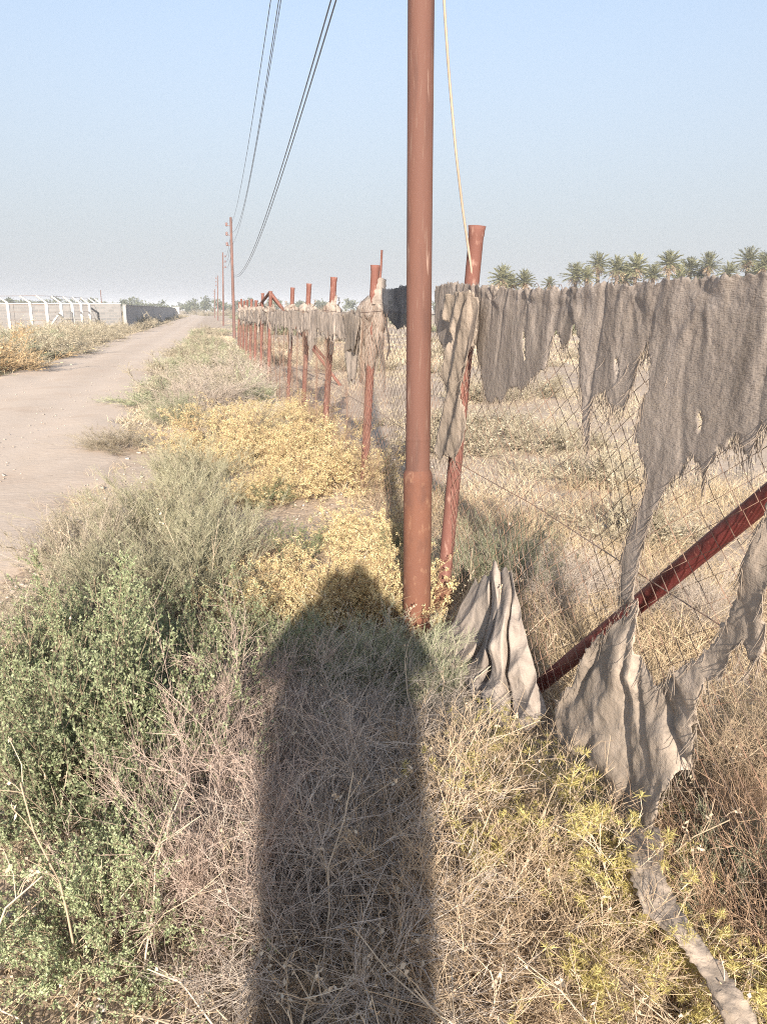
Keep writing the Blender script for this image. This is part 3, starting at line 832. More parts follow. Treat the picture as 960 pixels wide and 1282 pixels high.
P5 = far_pole(269, 362, 269.5, 166, .09, 'fourth and farthest distant pole, barely above the bushes', -1, 'farpole')

def wire(name, a, b, sag, rad, mat, label, n=48, cat='wire', group=None):
    t = np.linspace(0, 1, n)[:, None]
    P = np.array(a) * (1 - t) + np.array(b) * t; P[:, 2] -= (4 * sag * t * (1 - t))[:, 0]
    v, f = tubes(P[None], rad, 5)
    o = Acc().add(v, f).build(name, M[mat], None, tuple(P[0]))
    return tag(o, label, cat, group)

def tip(P, d, z): return np.array([P[0] + d, P[1], z])
lb = ['left of', 'in the middle of', 'right of']
for k in range(3):
    top2 = np.array([P2[1][0] + .06, P2[1][1], FARZ[k]])
    a = PB + PAX * NEAR[k][1] + np.array([(.0, .10, .20)[k] + .025, 0, 0.05])
    wire('power_line', a, top2, (.6, 1.2, .9)[k], .0065, 'line', 'thin power line %s the three running up from the nearest distant pole' % lb[k], group='upper power lines')
    top3 = P3[1] + np.array([.25, 0, -(.38, .88, 1.43)[k]])
    wire('power_line', top2, top3, .5, .012, 'line', 'faint %s power line between the two nearest distant poles' % ('topmost', 'middle', 'lowest')[k], group='far power lines')
for k in range(2):
    a = PB + PAX * (5.05 - .04 * k) + np.array([.32 + .035 * k, 0, .0]); b = tip(P2[0], .1, 3.6 - .1 * k)
    wire('service_cable', a, b, 1.0, .0075, 'line', ('upper' if k == 0 else 'lower') + ' of the two sagging dark cables that cross the sky left of the rusty pole', 60, 'cable', 'sagging cables')

# ------------------------------------------------------------------ chain link fence
def post_from(px_t, py_t, px_b, py_b, Y, zb=-.05):
    t = at_depth(px_t, py_t, Y); b = at_depth(px_b, py_b, Y); ax = (t - b) / (t[2] - b[2])
    return b + ax * (zb - b[2]), t
POSTS = [post_from(597, 283, 552, 770, 4.08), post_from(470, 332, 455, 618, 7.06), post_from(418, 347, 407, 540, 9.7),
         post_from(387, 355, 380, 510, 12.3), post_from(366.5, 360, 361, 492, 14.9)]
Y = 17.3
k = 0
while Y < 37:
    b = fence_pt(Y, -.05); dz = .05 * math.sin(k * 2.3) + .05 * math.cos(k * 1.1)
    POSTS.append((b, fence_pt(Y, 1.98 + dz) + np.array([.02 * math.sin(k * 3.1), 0, 0]))); Y += 2.62; k += 1
POST0 = (fence_pt(1.02, -.05), fence_pt(1.02, 1.98))
FENCE = empty('chain_link_fence', POSTS[0][0])
tag(FENCE, 'old chain link fence on rusty red pipe posts running along the track', 'fence')
FO = POSTS[0][0]

def pipe_post(b, t, r, parent, origin, sides=18):
    ax = t - b; L = np.linalg.norm(ax)
    v, f = lathe([(0, r), (L - .05, r), (L - .045, r * 1.07), (L - .02, r * 1.09), (L, r * 1.2), (L, r * 1.0), (L - .03, r * .86), (L - .25, r * .84)], b, ax, sides)
    a = Acc().add(v, f); return a.build('fence_post', M['post'], parent, origin)
for i, (b, t) in enumerate([POST0] + POSTS):
    pipe_post(b, t, .0375 if i < 8 else .042, FENCE, FO, 20 if i < 8 else 10)
# welded bits: collar plate at the foot of the first post, thin rod beside the second
v, f = lathe([(.08, .040), (.10, .052), (.22, .053), (.25, .040)], POSTS[0][0], POSTS[0][1] - POSTS[0][0], 18)
Acc().add(v, f).build('post_foot_sleeve', M['pole_low'], FENCE, FO)
a, b = at_depth(474.5, 362, 7.0), at_depth(478, 313, 7.0)
v, f = tubes(np.array([[a, (a + b) / 2 + [.004, 0, 0], b]]), .011, 6); Acc().add(v, f).build('rod', M['post'], FENCE, FO)

def brace(a, b, r, mat):
    v, f = tubes(np.array([[a, (np.array(a) * .5 + np.array(b) * .5), b]]), r, 14)
    Acc().add(v, f).build('brace_pipe', M[mat], FENCE, FO)
# dark red stay from the post outside the frame down to the ground, just behind the mesh
p1 = fence_pt(*fence_sz(678, 842), -.06); p2 = fence_pt(*fence_sz(962, 597), -.06); d = p2 - p1
brace(p1 - d * .35, p1 + d * 1.62, .029, 'brace')
# stays of the straining post farther on
S = POSTS[5][1]
brace(S - np.array([0, 0, .04]), np.array([-.95, 17.6, .0]), .035, 'post')
brace(S - np.array([.02, 0, .06]), at_depth(412, 455, 19.5), .035, 'post')
brace(S - np.array([.02, 0, .03]), fence_pt(24.6, 1.55, -.03), .035, 'post')

def mesh_panel(s0, s1, z1, cell, rad, sides=3):
    acc = Acc(); h = cell / 2; hz = h * .72
    n = int((s1 - s0) / h); m = int(z1 / hz)
    j = np.arange(m + 1)
    P = []
    for i in range(n + 1):
        s = s0 + i * h + np.where((j + i) % 2 == 0, -.015 * h, 1.015 * h)
        z = .02 + j * hz
        # the old mesh has bulged and slipped
        q = s - s0
        sz = s + .018 * np.sin(z * 4.1 + s * 2.0) + .012 * np.sin(z * 9.0 + s * 5); zz = z * (1 - .04 * np.sin(q * 1.3 + 1)) + .02 * np.sin(s * 3.3 + z * 2)
        off = .002 * np.where((j + i) % 2 == 0, 1, -1) + .018 * np.sin(s * 2.7 + z * 3.0) + .012 * np.sin(s * 6 - z * 5)
        P.append(fence_pt(sz, zz, off))
    v, f = tubes(np.array(P), rad, sides); acc.add(v, f)
    return acc.build('mesh_panel', M['wire'], FENCE, FO)
ys = [POST0[0][1]] + [b[1] for b, t in POSTS]
for i in range(len(ys) - 1):
    if i == 0: mesh_panel(ys[0] - .5, ys[1], 1.66, .104, .0015)
    elif i < 4: mesh_panel(ys[i], ys[i + 1], 1.64, .098, .0015)
    elif i < 10: mesh_panel(ys[i], ys[i + 1], 1.62, .14, .0019)
    elif i < 16: mesh_panel(ys[i], ys[i + 1], 1.62, .26, .0026)
# straining wires along the top and middle
for z, rr in ((1.64, .003), (.9, .0022)):
    s = np.linspace(.5, 35, 260)
    v, f = tubes(fence_pt(s, z - .02 * np.abs(np.sin(s * 1.05)), .012)[None], rr, 4)
    Acc().add(v, f).build('straining_wire', M['wire'], FENCE, FO)
# pale cable from the pole down to the first post
c = [at_depth(549, -420, 3.83), at_depth(552, -120, 3.85), at_depth(555.5, 0, 3.87), at_depth(562, 95, 3.9), at_depth(571, 195, 3.95), at_depth(579, 262, 4.0), at_depth(586, 310, 4.04), at_depth(591, 345, 4.05), at_depth(588, 362, 4.06)]
c = np.array(c); tt = np.linspace(0, len(c) - 1, 60); c = np.stack([np.interp(tt, np.arange(len(c)), c[:, j]) for j in range(3)], -1)
for _ in range(3): c[1:-1] = (c[:-2] + 2 * c[1:-1] + c[2:]) / 4
v, f = tubes(c[None], .0062, 7)
tag(Acc().add(v, f).build('hanging_cable', M['cable'], None, tuple(c[-1])), 'pale tan cable hanging from the rusty pole down to the first fence post', 'cable')

# ------------------------------------------------------------------ torn shade cloth
def nz(x, y, z=0.0): return noise.noise(Vector((x, y, z)))
def inside(poly, P):
    x, y = P[:, 0], P[:, 1]; c = np.zeros(len(P), bool); n = len(poly)
    for i in range(n):
        x0, y0 = poly[i]; x1, y1 = poly[i - 1]
        k = ((y0 > y) != (y1 > y)) & (x < (x1 - x0) * (y - y0) / (y1 - y0 + 1e-12) + x0); c ^= k
    return c

def cloth(name, poly, off, mats, label, res=.016, fray=.008, group=None, parent=None, thick=.0009, mapf=None, holes=()):
    """poly: outline in the fence plane (s, z); off(s, z) -> metres towards the road"""
    poly = np.array(poly, float); out = []
    for i in range(len(poly)):
        a, b = poly[i], poly[(i + 1) % len(poly)]; L = np.linalg.norm(b - a); n = max(1, int(L / (res * .8)))
        nn = np.array([-(b - a)[1], (b - a)[0]]) / max(L, 1e-6)
        for k in range(n):
            p = a + (b - a) * k / n
            w = fray * (nz(p[0] * 60, p[1] * 60, 3) * 1.4 + nz(p[0] * 17, p[1] * 17, 9) * 1.2 + 2.2 * max(0, nz(p[0] * 130, p[1] * 40, 6)) - 1.6 * max(0, nz(p[0] * 95, p[1] * 30, 16)))
            out.append(p + nn * w)
    out = np.array(out)
    lo, hi = out.min(0), out.max(0)
    gx, gy = np.meshgrid(np.arange(lo[0], hi[0], res), np.arange(lo[1], hi[1], res))
    G = np.stack([gx.ravel(), gy.ravel()], -1) + RNG.normal(size=(gx.size, 2)) * res * .15
    G = G[inside(out, G)]
    n = len(out)
    vs = [Vector(p) for p in out] + [Vector(p) for p in G]
    r = geometry.delaunay_2d_cdt(vs, [(i, (i + 1) % n) for i in range(n)], [], 1, 1e-5)
    V2 = np.array([tuple(p) for p in r[0]]); F = np.array([f for f in r[2] if len(f) == 3])
    cc = V2[F].mean(1); keep = inside(out, cc)
    for h in holes:
        k2 = inside(np.array(h), cc + np.array([[.004 * nz(a * 90, b * 90, 1), .006 * nz(a * 90, b * 90, 7)] for a, b in cc])); keep &= ~k2
    F = F[keep]
    o_ = np.array([off(s, z) for s, z in V2])
    shift = np.array([nz(s * 3, z * 3, 5) * .01 for s, z in V2])
    P = fence_pt(V2[:, 0] + shift, V2[:, 1], o_) if mapf is None else np.array([mapf(s, z) for s, z in V2])
    org = P[P[:, 2].argmin()] * 0 + P.mean(0); org[2] = P[:, 2].min()
    if parent is not None: org = parent.location
    o = Acc().add(P, F).build(name, mats, parent, org)
    sm = o.modifiers.new('thickness', 'SOLIDIFY'); sm.thickness = thick; sm.offset = 0
    if label: tag(o, label, 'cloth', group)
    return o

def threads(parent, poly, off, n, zmax, seed):
    """frayed threads below the torn edge"""
    r = random.Random(seed); P = []
    poly = np.array(poly)
    for _ in range(n):
        i = r.randrange(len(poly)); a, b = poly[i], poly[(i + 1) % len(poly)]
        q = a + (b - a) * r.random()
        if q[1] > zmax: continue
        L = r.uniform(.02, .10); o = off(*q); dx, dn = r.gauss(0, .25), r.gauss(0, .25)
        P.append([fence_pt(q[0] + dx * L * t, q[1] + .01 - L * t + .3 * L * t * t * abs(dx), o + dn * L * t * t) for t in (0, .35, .7, 1)])
    v, f = tubes(np.array(P), np.array([[.0012, .001, .0008, .0006]]))
    return tag(Acc().add(v, f).build('loose_threads', M['cloth_dust'], parent, parent.location), kind='stuff')

def ridge(x): return abs((x % 1.0) * 2 - 1) ** 1.5 * 2 - 1      # sharp creases
def sz(pts, off=0.0): return [fence_sz(p[0], p[1], off) for p in pts]
def crease(x, y, z=0.0): return 1 - 2.2 * abs(nz(x, y, z))

# 1. the big sheet from the first post to the right edge of the picture and on to the next post
top = [(543, 359), (566, 354), (600, 357), (640, 363), (680, 363), (722, 360), (760, 356), (800, 353), (832, 352), (858, 346), (890, 348), (925, 347), (960, 343), (1060, 333), (1180, 322)]
bot = [(1180, 560), (1100, 540), (1040, 590), (985, 530), (962, 515), (954, 540), (946, 532), (938, 556), (930, 578), (921, 556), (915, 545), (904, 566), (893, 560), (880, 592), (874, 598), (868, 578), (858, 570), (848, 590),
       (838, 600), (829, 612), (822, 630), (812, 648), (803, 676), (797, 700), (791, 728), (789, 752), (779, 757), (772, 748), (775, 716), (773, 697), (782, 668), (790, 648), (801, 622), (806, 600), (801, 585), (790, 540), (797, 510), (806, 490),
       (808, 450), (805, 432), (799, 440), (792, 462), (786, 488), (776, 512), (766, 512), (757, 508), (754, 492), (746, 494), (738, 500), (735, 520), (732, 560), (727, 556), (724, 510), (721, 470), (720, 420), (716, 408), (709, 430), (700, 436),
       (693, 415), (688, 430), (679, 462), (668, 470), (661, 478), (650, 488), (640, 486), (632, 490), (625, 505), (618, 499), (610, 506), (604, 498), (598, 460), (594, 440), (588, 420), (578, 430), (566, 428), (555, 440), (546, 420), (543, 400)]
def off_main(s, z):
    top_ = 1.66 - z
    g = .020 + .0025 * nz(s * 34, z * 6, 1) * math.exp(-top_ * 14) + .004 * nz(s * 11, z * 8, 2) * math.exp(-top_ * 7) + .0035 * crease(s * 7, z * 7, 5) * math.exp(-top_ * 6)
    w = s + .10 * nz(s * 1.6, z * 2.0, 3)
    pl = .005 * nz(w * 1.5, z * .6, 4) + .0015 * nz(w * 9, z * 1.2, 12) + (.0018 * crease(s * 8 + z * 4, z * 5 - s * 3, 31) + .0008 * crease(s * 22, z * 15, 33)) * max(0, nz(s * 2.5, z * 2.5, 51) + .15) * 1.6
    for sk, wd, A in ((1.82, .010, .012), (2.07, .014, .014), (2.30, .008, .008), (2.62, .012, .012), (2.95, .016, .008), (3.22, .012, .008), (3.52, .010, .008), (3.78, .012, .009)):
        pl -= A * math.exp(-((w - sk - .06 * (1.6 - z) * math.sin(sk * 9)) / wd) ** 2) * max(0, nz(sk * 5, z * 1.8, 3) + .30)
    for sk in (2.06, 2.42, 2.83, 3.2, 3.62):
        a = math.atan2(s - sk, top_ + .03); pl += .004 * math.exp(-top_ * 5) * nz(a * 3.2 + sk * 9, 1.5, sk) * math.exp(-((s - sk) / .25) ** 2) * 2
    return g + pl + .02 + .012 * max(0, top_ - .5)
HOLES = [sz(h, .045) for h in ([(651, 418), (653, 414), (655, 425), (655, 452), (652, 440)], [(869, 520), (871, 512), (873, 528), (873, 548), (870, 538)], [(766, 450), (768, 446), (770, 462), (768, 480)])]
sheet = cloth('shade_cloth', sz(top + bot, .045), off_main, M['cloth'], 'wide torn grey brown shade cloth hanging from the fence top at the right', .0115, holes=HOLES)

threads(sheet, sz(bot, .045), off_main, 900, 1.55, 3)
# 2. strip wound round the first post
strip = [(560, 372), (575, 366), (600, 366), (606, 392), (603, 420), (594, 446), (588, 470), (583, 500), (584, 530), (580, 560), (570, 577), (562, 566), (553, 577), (548, 560), (553, 520), (560, 492), (557, 470), (563, 440), (570, 420), (558, 400)]
def off_strip(s, z): return .085 + .022 * nz(s * 7 + z * 3, z * 2.2, 4) + .012 * ridge(s * 5 + z * 2.4) + .008 * nz(s * 30, z * 9)
o = cloth('cloth_strip', sz(strip, .06), off_strip, M['cloth_dust'], 'long ragged cloth strip hanging on the first fence post behind the rusty pole', .012)
threads(o, sz(strip, .06), off_strip, 90, 1.45, 4)

# 3. lower drape with the arm reaching up to the right edge and the strip trailing on the ground
lower = [(779, 757), (789, 752), (787, 790), (785, 812), (797, 838), (810, 858), (822, 850), (845, 832), (862, 826), (880, 806), (899, 778), (912, 745), (920, 716), (926, 698), (938, 668), (948, 642), (962, 615), (985, 560), (1010, 540),
         (1000, 620), (962, 695), (955, 722), (947, 752), (952, 800), (946, 822), (934, 826), (922, 804), (910, 812), (893, 848), (878, 852), (868, 876), (862, 906), (858, 940), (843, 965), (832, 995), (824, 1030), (826, 1062), (815, 1075), (795, 1078), (786, 1066), (774, 1052), (766, 1018), (758, 985), (738, 962), (712, 940), (697, 922), (692, 900), (695, 880), (712, 858), (728, 826), (738, 802), (752, 790), (764, 775)]
tail = [(780, 1040), (800, 1032), (822, 1036), (829, 1062), (831, 1095), (840, 1118), (868, 1165), (895, 1198), (925, 1238), (945, 1270), (970, 1320), (925, 1325), (905, 1278), (880, 1225), (850, 1180), (820, 1155), (804, 1138), (793, 1110), (784, 1078)]
AN = fence_sz(785, 745, .075)
def off_low(s, z):
    ds, dz = s - AN[0], AN[1] - z; a = math.atan2(ds, max(.02, dz)); d = math.hypot(ds, dz)
    f = .055 + .042 * min(1, d / .5) * (.60 * nz(a * 2.6, d * 1.6, 3) + .30 * crease(a * 1.5 + .5, d * 1.6, 7)) + .016 * crease(s * 5 + z * 2, z * 4 - s, 3) + .010 * nz(s * 9, z * 9, 8) + .004 * crease(s * 16, z * 14, 2) + .0025 * crease(s * 36, z * 30, 4)
    for k_, wd in ((-1.0, .05), (-.72, .035), (-.38, .05), (-.12, .03), (.22, .05), (.55, .04), (1.0, .06)):
        f -= .05 * math.exp(-((a - k_ - .12 * nz(d * 3, k_)) / wd) ** 2) * min(1, d * 4) * max(0, nz(k_ * 7, d * 3.2) + .3)
    return f + .05 * max(0, .5 - z)
tc = cloth('torn_cloth', sz(lower, .075), off_low, M['cloth_dust'], 'torn dusty cloth low on the mesh, its tail trailing to the bottom right', .0135)
threads(tc, sz(lower, .075), off_low, 420, 1.3, 5)
def tail_map(s, z):
    px, py = s * 400, z * 400
    zz = np.interp(py, [1030, 1080, 1150, 1250, 1330], [.30, .31, .30, .26, .22])
    q = px * .8 - py * .5
    return on_ground(px, py, zz + .02 * nz(q * .045, py * .004, 2) + .016 * nz(px * .02, py * .02, 6) + .006 * nz(px * .08, py * .08, 3))
cloth('trailing_strip', [(a / 400, b / 400) for a, b in tail], lambda s, z: 0, M['cloth_dust'], None, .0135, .006, None, tc, .0009, tail_map)

# 4. crumpled heap of cloth on the ground
def heap():
    tl, tr_ = fence_pt(*fence_sz(606, 724), .04), fence_pt(*fence_sz(652, 706), .04)
    bot_px = [(512, 800, .10), (536, 822, .10), (566, 836, .10), (590, 856, .11), (604, 884, .12), (622, 908, .13), (645, 914, .13), (668, 912, .14), (688, 892, .16)]
    B = np.array([on_ground(*p) for p in bot_px]); nu, nv = 160, 90
    tb = np.linspace(0, 1, len(B)); V = []
    for j in range(nv):
        vv = j / (nv - 1)
        for i in range(nu):
            u = i / (nu - 1)
            b = np.array([np.interp(u, tb, B[:, k]) for k in range(3)])
            uu = u ** .9; a = tl * (1 - uu) + tr_ * uu
            a = a + np.array([0, 0, -.025 * math.sin(u * 9) - .02 * math.sin(u * 21)])
            p = a * (1 - vv) + b * vv
            p[2] -= .17 * math.sin(vv * math.pi) * (1 - u) ** 1.3
            w = u + .10 * nz(vv * 2.2, u * 2, 1) + .20 * (vv - .5)
            amp = min(1, vv * 1.5 + .25)
            fold = .10 * nz(w * 2.0, vv * 2.6, 5) + .05 * crease(w * 1.8 + 3, vv * 2.4 + w, 2) + .020 * crease(w * 3.5 - vv * 2, vv * 3 + w, 8) + .014 * nz(w * 9, vv * 7, 2) + .005 * crease(w * 9 + vv * 3, vv * 6, 5)
            for k_, wd, A in ((.36, .020, .20), (.57, .026, .26), (.80, .018, .20)):
                fold -= A * math.exp(-((w - k_ - .07 * nz(vv * 3, k_ * 9)) / wd) ** 2) * max(0, nz(vv * 2.4, k_ * 11, 4) + .40)
            p = p + np.array([-.45, -.70, .45]) * amp * fold
            if vv > .93: p[2] += .02 * nz(u * 30, 3)
            V.append(p)
    idx = np.arange(nu * nv).reshape(nv, nu)
    F = np.stack([idx[:-1, :-1], idx[:-1, 1:], idx[1:, 1:], idx[1:, :-1]], -1).reshape(-1, 4)
    org = B.mean(0); o = Acc().add(np.array(V), F).build('fallen_cloth', M['cloth'], None, org)
    sm = o.modifiers.new('thickness', 'SOLIDIFY'); sm.thickness = .002; sm.offset = 0
    tag(o, 'crumpled dusty cloth heap on the ground at the fence foot, right of the rusty pole', 'cloth')
heap()

# 5. rags along the fence top farther on: one torn piece per bay, bunched on its post
ORD = ['second', 'third', 'fourth', 'fifth', 'sixth', 'seventh', 'eighth', 'ninth', 'tenth', 'eleventh', 'twelfth', 'thirteenth', 'fourteenth']
def bunch(i, size, drop, parent, org, seed):
    b, t = POSTS[i]; ax = (t - b) / (t[2] - b[2]); zc = 1.66; r = random.Random(int(seed * 10))
    prof = [(-.02, .35), (.05, .75), (.12, 1.0), (.2, 1.0), (.3, .8), (.42, .62), (.56, .5), (.72, .42), (.85, .36), (1.0, .30)]
    c = b + ax * (zc - b[2] + .06); acc = Acc()
    pr = np.array(prof); qq = np.linspace(-.02, 1, 26)
    v, f = lathe([(-q * drop, size * np.interp(q, pr[:, 0], pr[:, 1])) for q in qq], c, ax, 44)
    out = []
    for p in v:
        d = p - c; a = math.atan2(d[1], d[0]); h = p[2] - c[2]
        k = .85 + .8 * nz(math.cos(a) * 1.6 + seed, math.sin(a) * 1.6, h * 6) + .45 * nz(math.cos(a) * 4 + seed, math.sin(a) * 4, h * 13)
        axp = c + ax * h; q = axp + (p - axp) * max(.35, k); q[2] += .07 * nz(math.cos(a) * 2, math.sin(a) * 2 + seed, h * 5)
        out.append(q)
    acc.add(np.array(out), f)
    for w in range(9):                      # loose ends hanging and sticking out
        a = r.uniform(0, 6.28); L = drop * r.uniform(.3, 1.15); wd = r.uniform(.025, .07); m = 14
        up = r.random() < .25
        s = np.linspace(0, 1, m); rad = size * (.6 + .5 * np.sin(s * 2.2) * r.uniform(.2, 1))
        base = c - ax * r.uniform(.02, .12)
        C = base + np.stack([np.cos(a + s * r.uniform(-.8, .8)) * rad, np.sin(a) * rad + 0 * s, -s * L * (-.35 if up else 1)], -1)
        g = []
        for k_ in range(m):
            for e in (-1, -.33, .33, 1):
                wv = wd * (1 - .55 * s[k_]) * (1 + .5 * nz(k_ * .7, w + seed))
                g.append(C[k_] + np.array([-math.sin(a), math.cos(a), 0]) * e * wv + np.array([math.cos(a), math.sin(a), .4]) * .03 * nz(k_ * .5, e * 1.5, w + seed))
        ix = np.arange(m * 4).reshape(m, 4)
        acc.add(np.array(g), np.stack([ix[:-1, :-1], ix[:-1, 1:], ix[1:, 1:], ix[1:, :-1]], -1).reshape(-1, 4))
    return acc.build('bunched_end', M['cloth'], parent, org)
for i in range(1, len(POSTS) - 1):
    s0 = POSTS[i][0][1] if i > 1 else POSTS[1][0][1]; s1 = POSTS[i + 1][0][1]
    if i == 1: lo_s = s0 - .25
    else: lo_s = s0
    r = random.Random(40 + i); n = 26
    pts_t = [(lo_s + (s1 - lo_s) * k / n, 1.655 - .05 * math.sin(math.pi * k / n) + .015 * r.uniform(-1, 1)) for k in range(n + 1)]
    base = .34 if i < 6 else .5
    pts_b = []
    for k in range(n, -1, -1):
        q = k / n
        d = base * (.6 + 1.1 * max(0, nz(q * 4.1 + i * 7, .3))) + .10 * r.random() * (k % 2) + (.30 * math.exp(-((q - .10) / .08) ** 2) if i < 6 else 0)
        pts_b.append((lo_s + (s1 - lo_s) * q, pts_t[k][1] - max(.05, d)))
    def off_r(s, z, i=i): return .035 + .02 * nz(s * 6, z * 2, i) + .014 * ridge(s * 5 + nz(s * 2, z * 2)) + .012 * nz(s * 20, z * 8)
    o = cloth('tattered_cloth', pts_t + pts_b, off_r, M['cloth'], 'ragged cloth tied along the fence top from the %s post counted from the rusty pole' % ORD[i - 1], .02 if i < 4 else .035, .012, 'tattered cloths along the fence top')
    bunch(i, .13 if i == 1 else .115, .62 if i == 1 else .5, o, o.location, i * 1.7)
# dark piece left on the mesh between first and second post, and a loose rag below the second bunch
sq = [(482, 361), (495, 362), (512, 358), (535, 357), (535, 405), (520, 412), (512, 408), (503, 414), (494, 402), (486, 392)]
cloth('cloth_patch', sz(sq), lambda s, z: .03 + .012 * nz(s * 7, z * 3), M['cloth_dark'], 'dark grey cloth patch on the mesh just left of the rusty pole', .02)
rg = [(437, 394), (446, 392), (458, 398), (457, 432), (450, 443), (446, 436), (438, 443), (441, 420)]
cloth('loose_rag', sz(rg), lambda s, z: .06 + .03 * nz(s * 3, z * 4), M['cloth_dust'], 'small loose rag dangling left of the second fence post', .02)
# ------------------------------------------------------------------ walled yard across the track
def left_fence():

    posts = [(14, 52.0), (42, 51.0), (62, 50.0), (80, 52.5), (94, 54.5), (105, 57), (115, 59.5), (124, 62), (131, 64.5)]
    o0 = at_depth(62, 420, 50.0); o0[2] = 0
    o = empty('concrete_post_fence', o0); tag(o, 'white concrete post fence with angled tops in front of the pale block wall', 'fence')
    tops = []
    for pxl, Y in posts:
        b = at_depth(pxl, 415, Y); b[2] = -.1; H = 2.12
        a = Acc(); v, f = box((b[0], Y, H / 2 - .05), (.15, .15, H)); a.add(v, f)
        c = np.array([b[0], Y, H - .06]); e = c + np.array([-.48, -.25, .42])
        v, f = tubes(np.array([[c, (c + e) / 2, e]]), .068, 4); a.add(v, f)
        a.build('concrete_post', M['concrete'], o, o0); tops.append((c, e))
    # raking struts at two posts, and the wires
    for i, dx in ((3, -1.3), (8, 1.0)):
        c = tops[i][0] - np.array([0, 0, .5]); g = np.array([c[0] + dx, c[1] - .2, 0.0])
        v, f = tubes(np.array([[c, (c + g) / 2, g]]), .07, 4); Acc().add(v, f).build('strut', M['concrete'], o, o0)
    for z in (.5, 1.0, 1.5, 1.95):
        P = np.array([[c[0], c[1] - .09, z] for c, e in tops]); v, f = tubes(P[None], .012, 4); Acc().add(v, f).build('wire_strand', M['wire'], o, o0)
    P = np.array([e for c, e in tops]); v, f = tubes(P[None], .012, 4); Acc().add(v, f).build('wire_strand', M['wire'], o, o0)
left_fence()

C0 = np.array([-20.0, 62.0])                      # the yard's corner
def slab(name, a, b, h, th, mat, label, cat='wall'):
    a, b = np.array(a), np.array(b); L = np.linalg.norm(b - a); rz = math.atan2(*(b - a)[::-1])
    v, f = box((L / 2, 0, h / 2 - .1), (L, th, h + .2))
    o = empty(name, (a[0], a[1], 0), rz); tag(o, label, cat)
    Acc().add(v, f).build('wall_face', M[mat], o, smooth=False)
    a_ = Acc(); v, f = box((L / 2, 0, h + .035), (L + .06, th + .08, .07)); a_.add(v, f); a_.build('coping', M['concrete' if mat == 'block' else mat], o, smooth=False)
    for q in np.arange(2.5, L - 1, 4.0) if mat == 'block' else ():
        v, f = box((q, 0, h / 2 + .0), (.28, th + .10, h - .02)); Acc().add(v, f).build('pier', M[mat], o, smooth=False)
    return o
slab('block_wall', (-46, 57.5), C0 + [-.02, -.2], 2.05, .2, 'block', 'pale concrete block wall behind the white post fence at left')
slab('boundary_wall', C0 + [.12, .1], (-42.5, 166), 1.95, .22, 'greywall', 'long dark grey wall in shade running along the track')
def gate_pillar():
    p = at_depth(222, 395, 158); o0 = (p[0], p[1], 0); o = empty('gate_pillar', o0)
    tag(o, 'small white pillar at the far end of the dark wall', 'pillar')
    v, f = box((p[0], p[1], 1.0), (1.1, .6, 2.1)); Acc().add(v, f).build('shaft', M['concrete'], o, o0, False)
    v, f = box((p[0], p[1], 2.1), (1.3, .8, .12)); Acc().add(v, f).build('cap', M['concrete'], o, o0, False)
gate_pillar()
p = at_depth(128, 385, 75); v, f = lathe([(0, .05), (3.4, .035), (3.42, .001)], (p[0], p[1], 0), (0, 0, 1), 8)
tag(Acc().add(v, f).build('thin_mast', M['farpole'], None, (p[0], p[1], 0)), 'thin mast standing behind the block wall corner', 'mast')

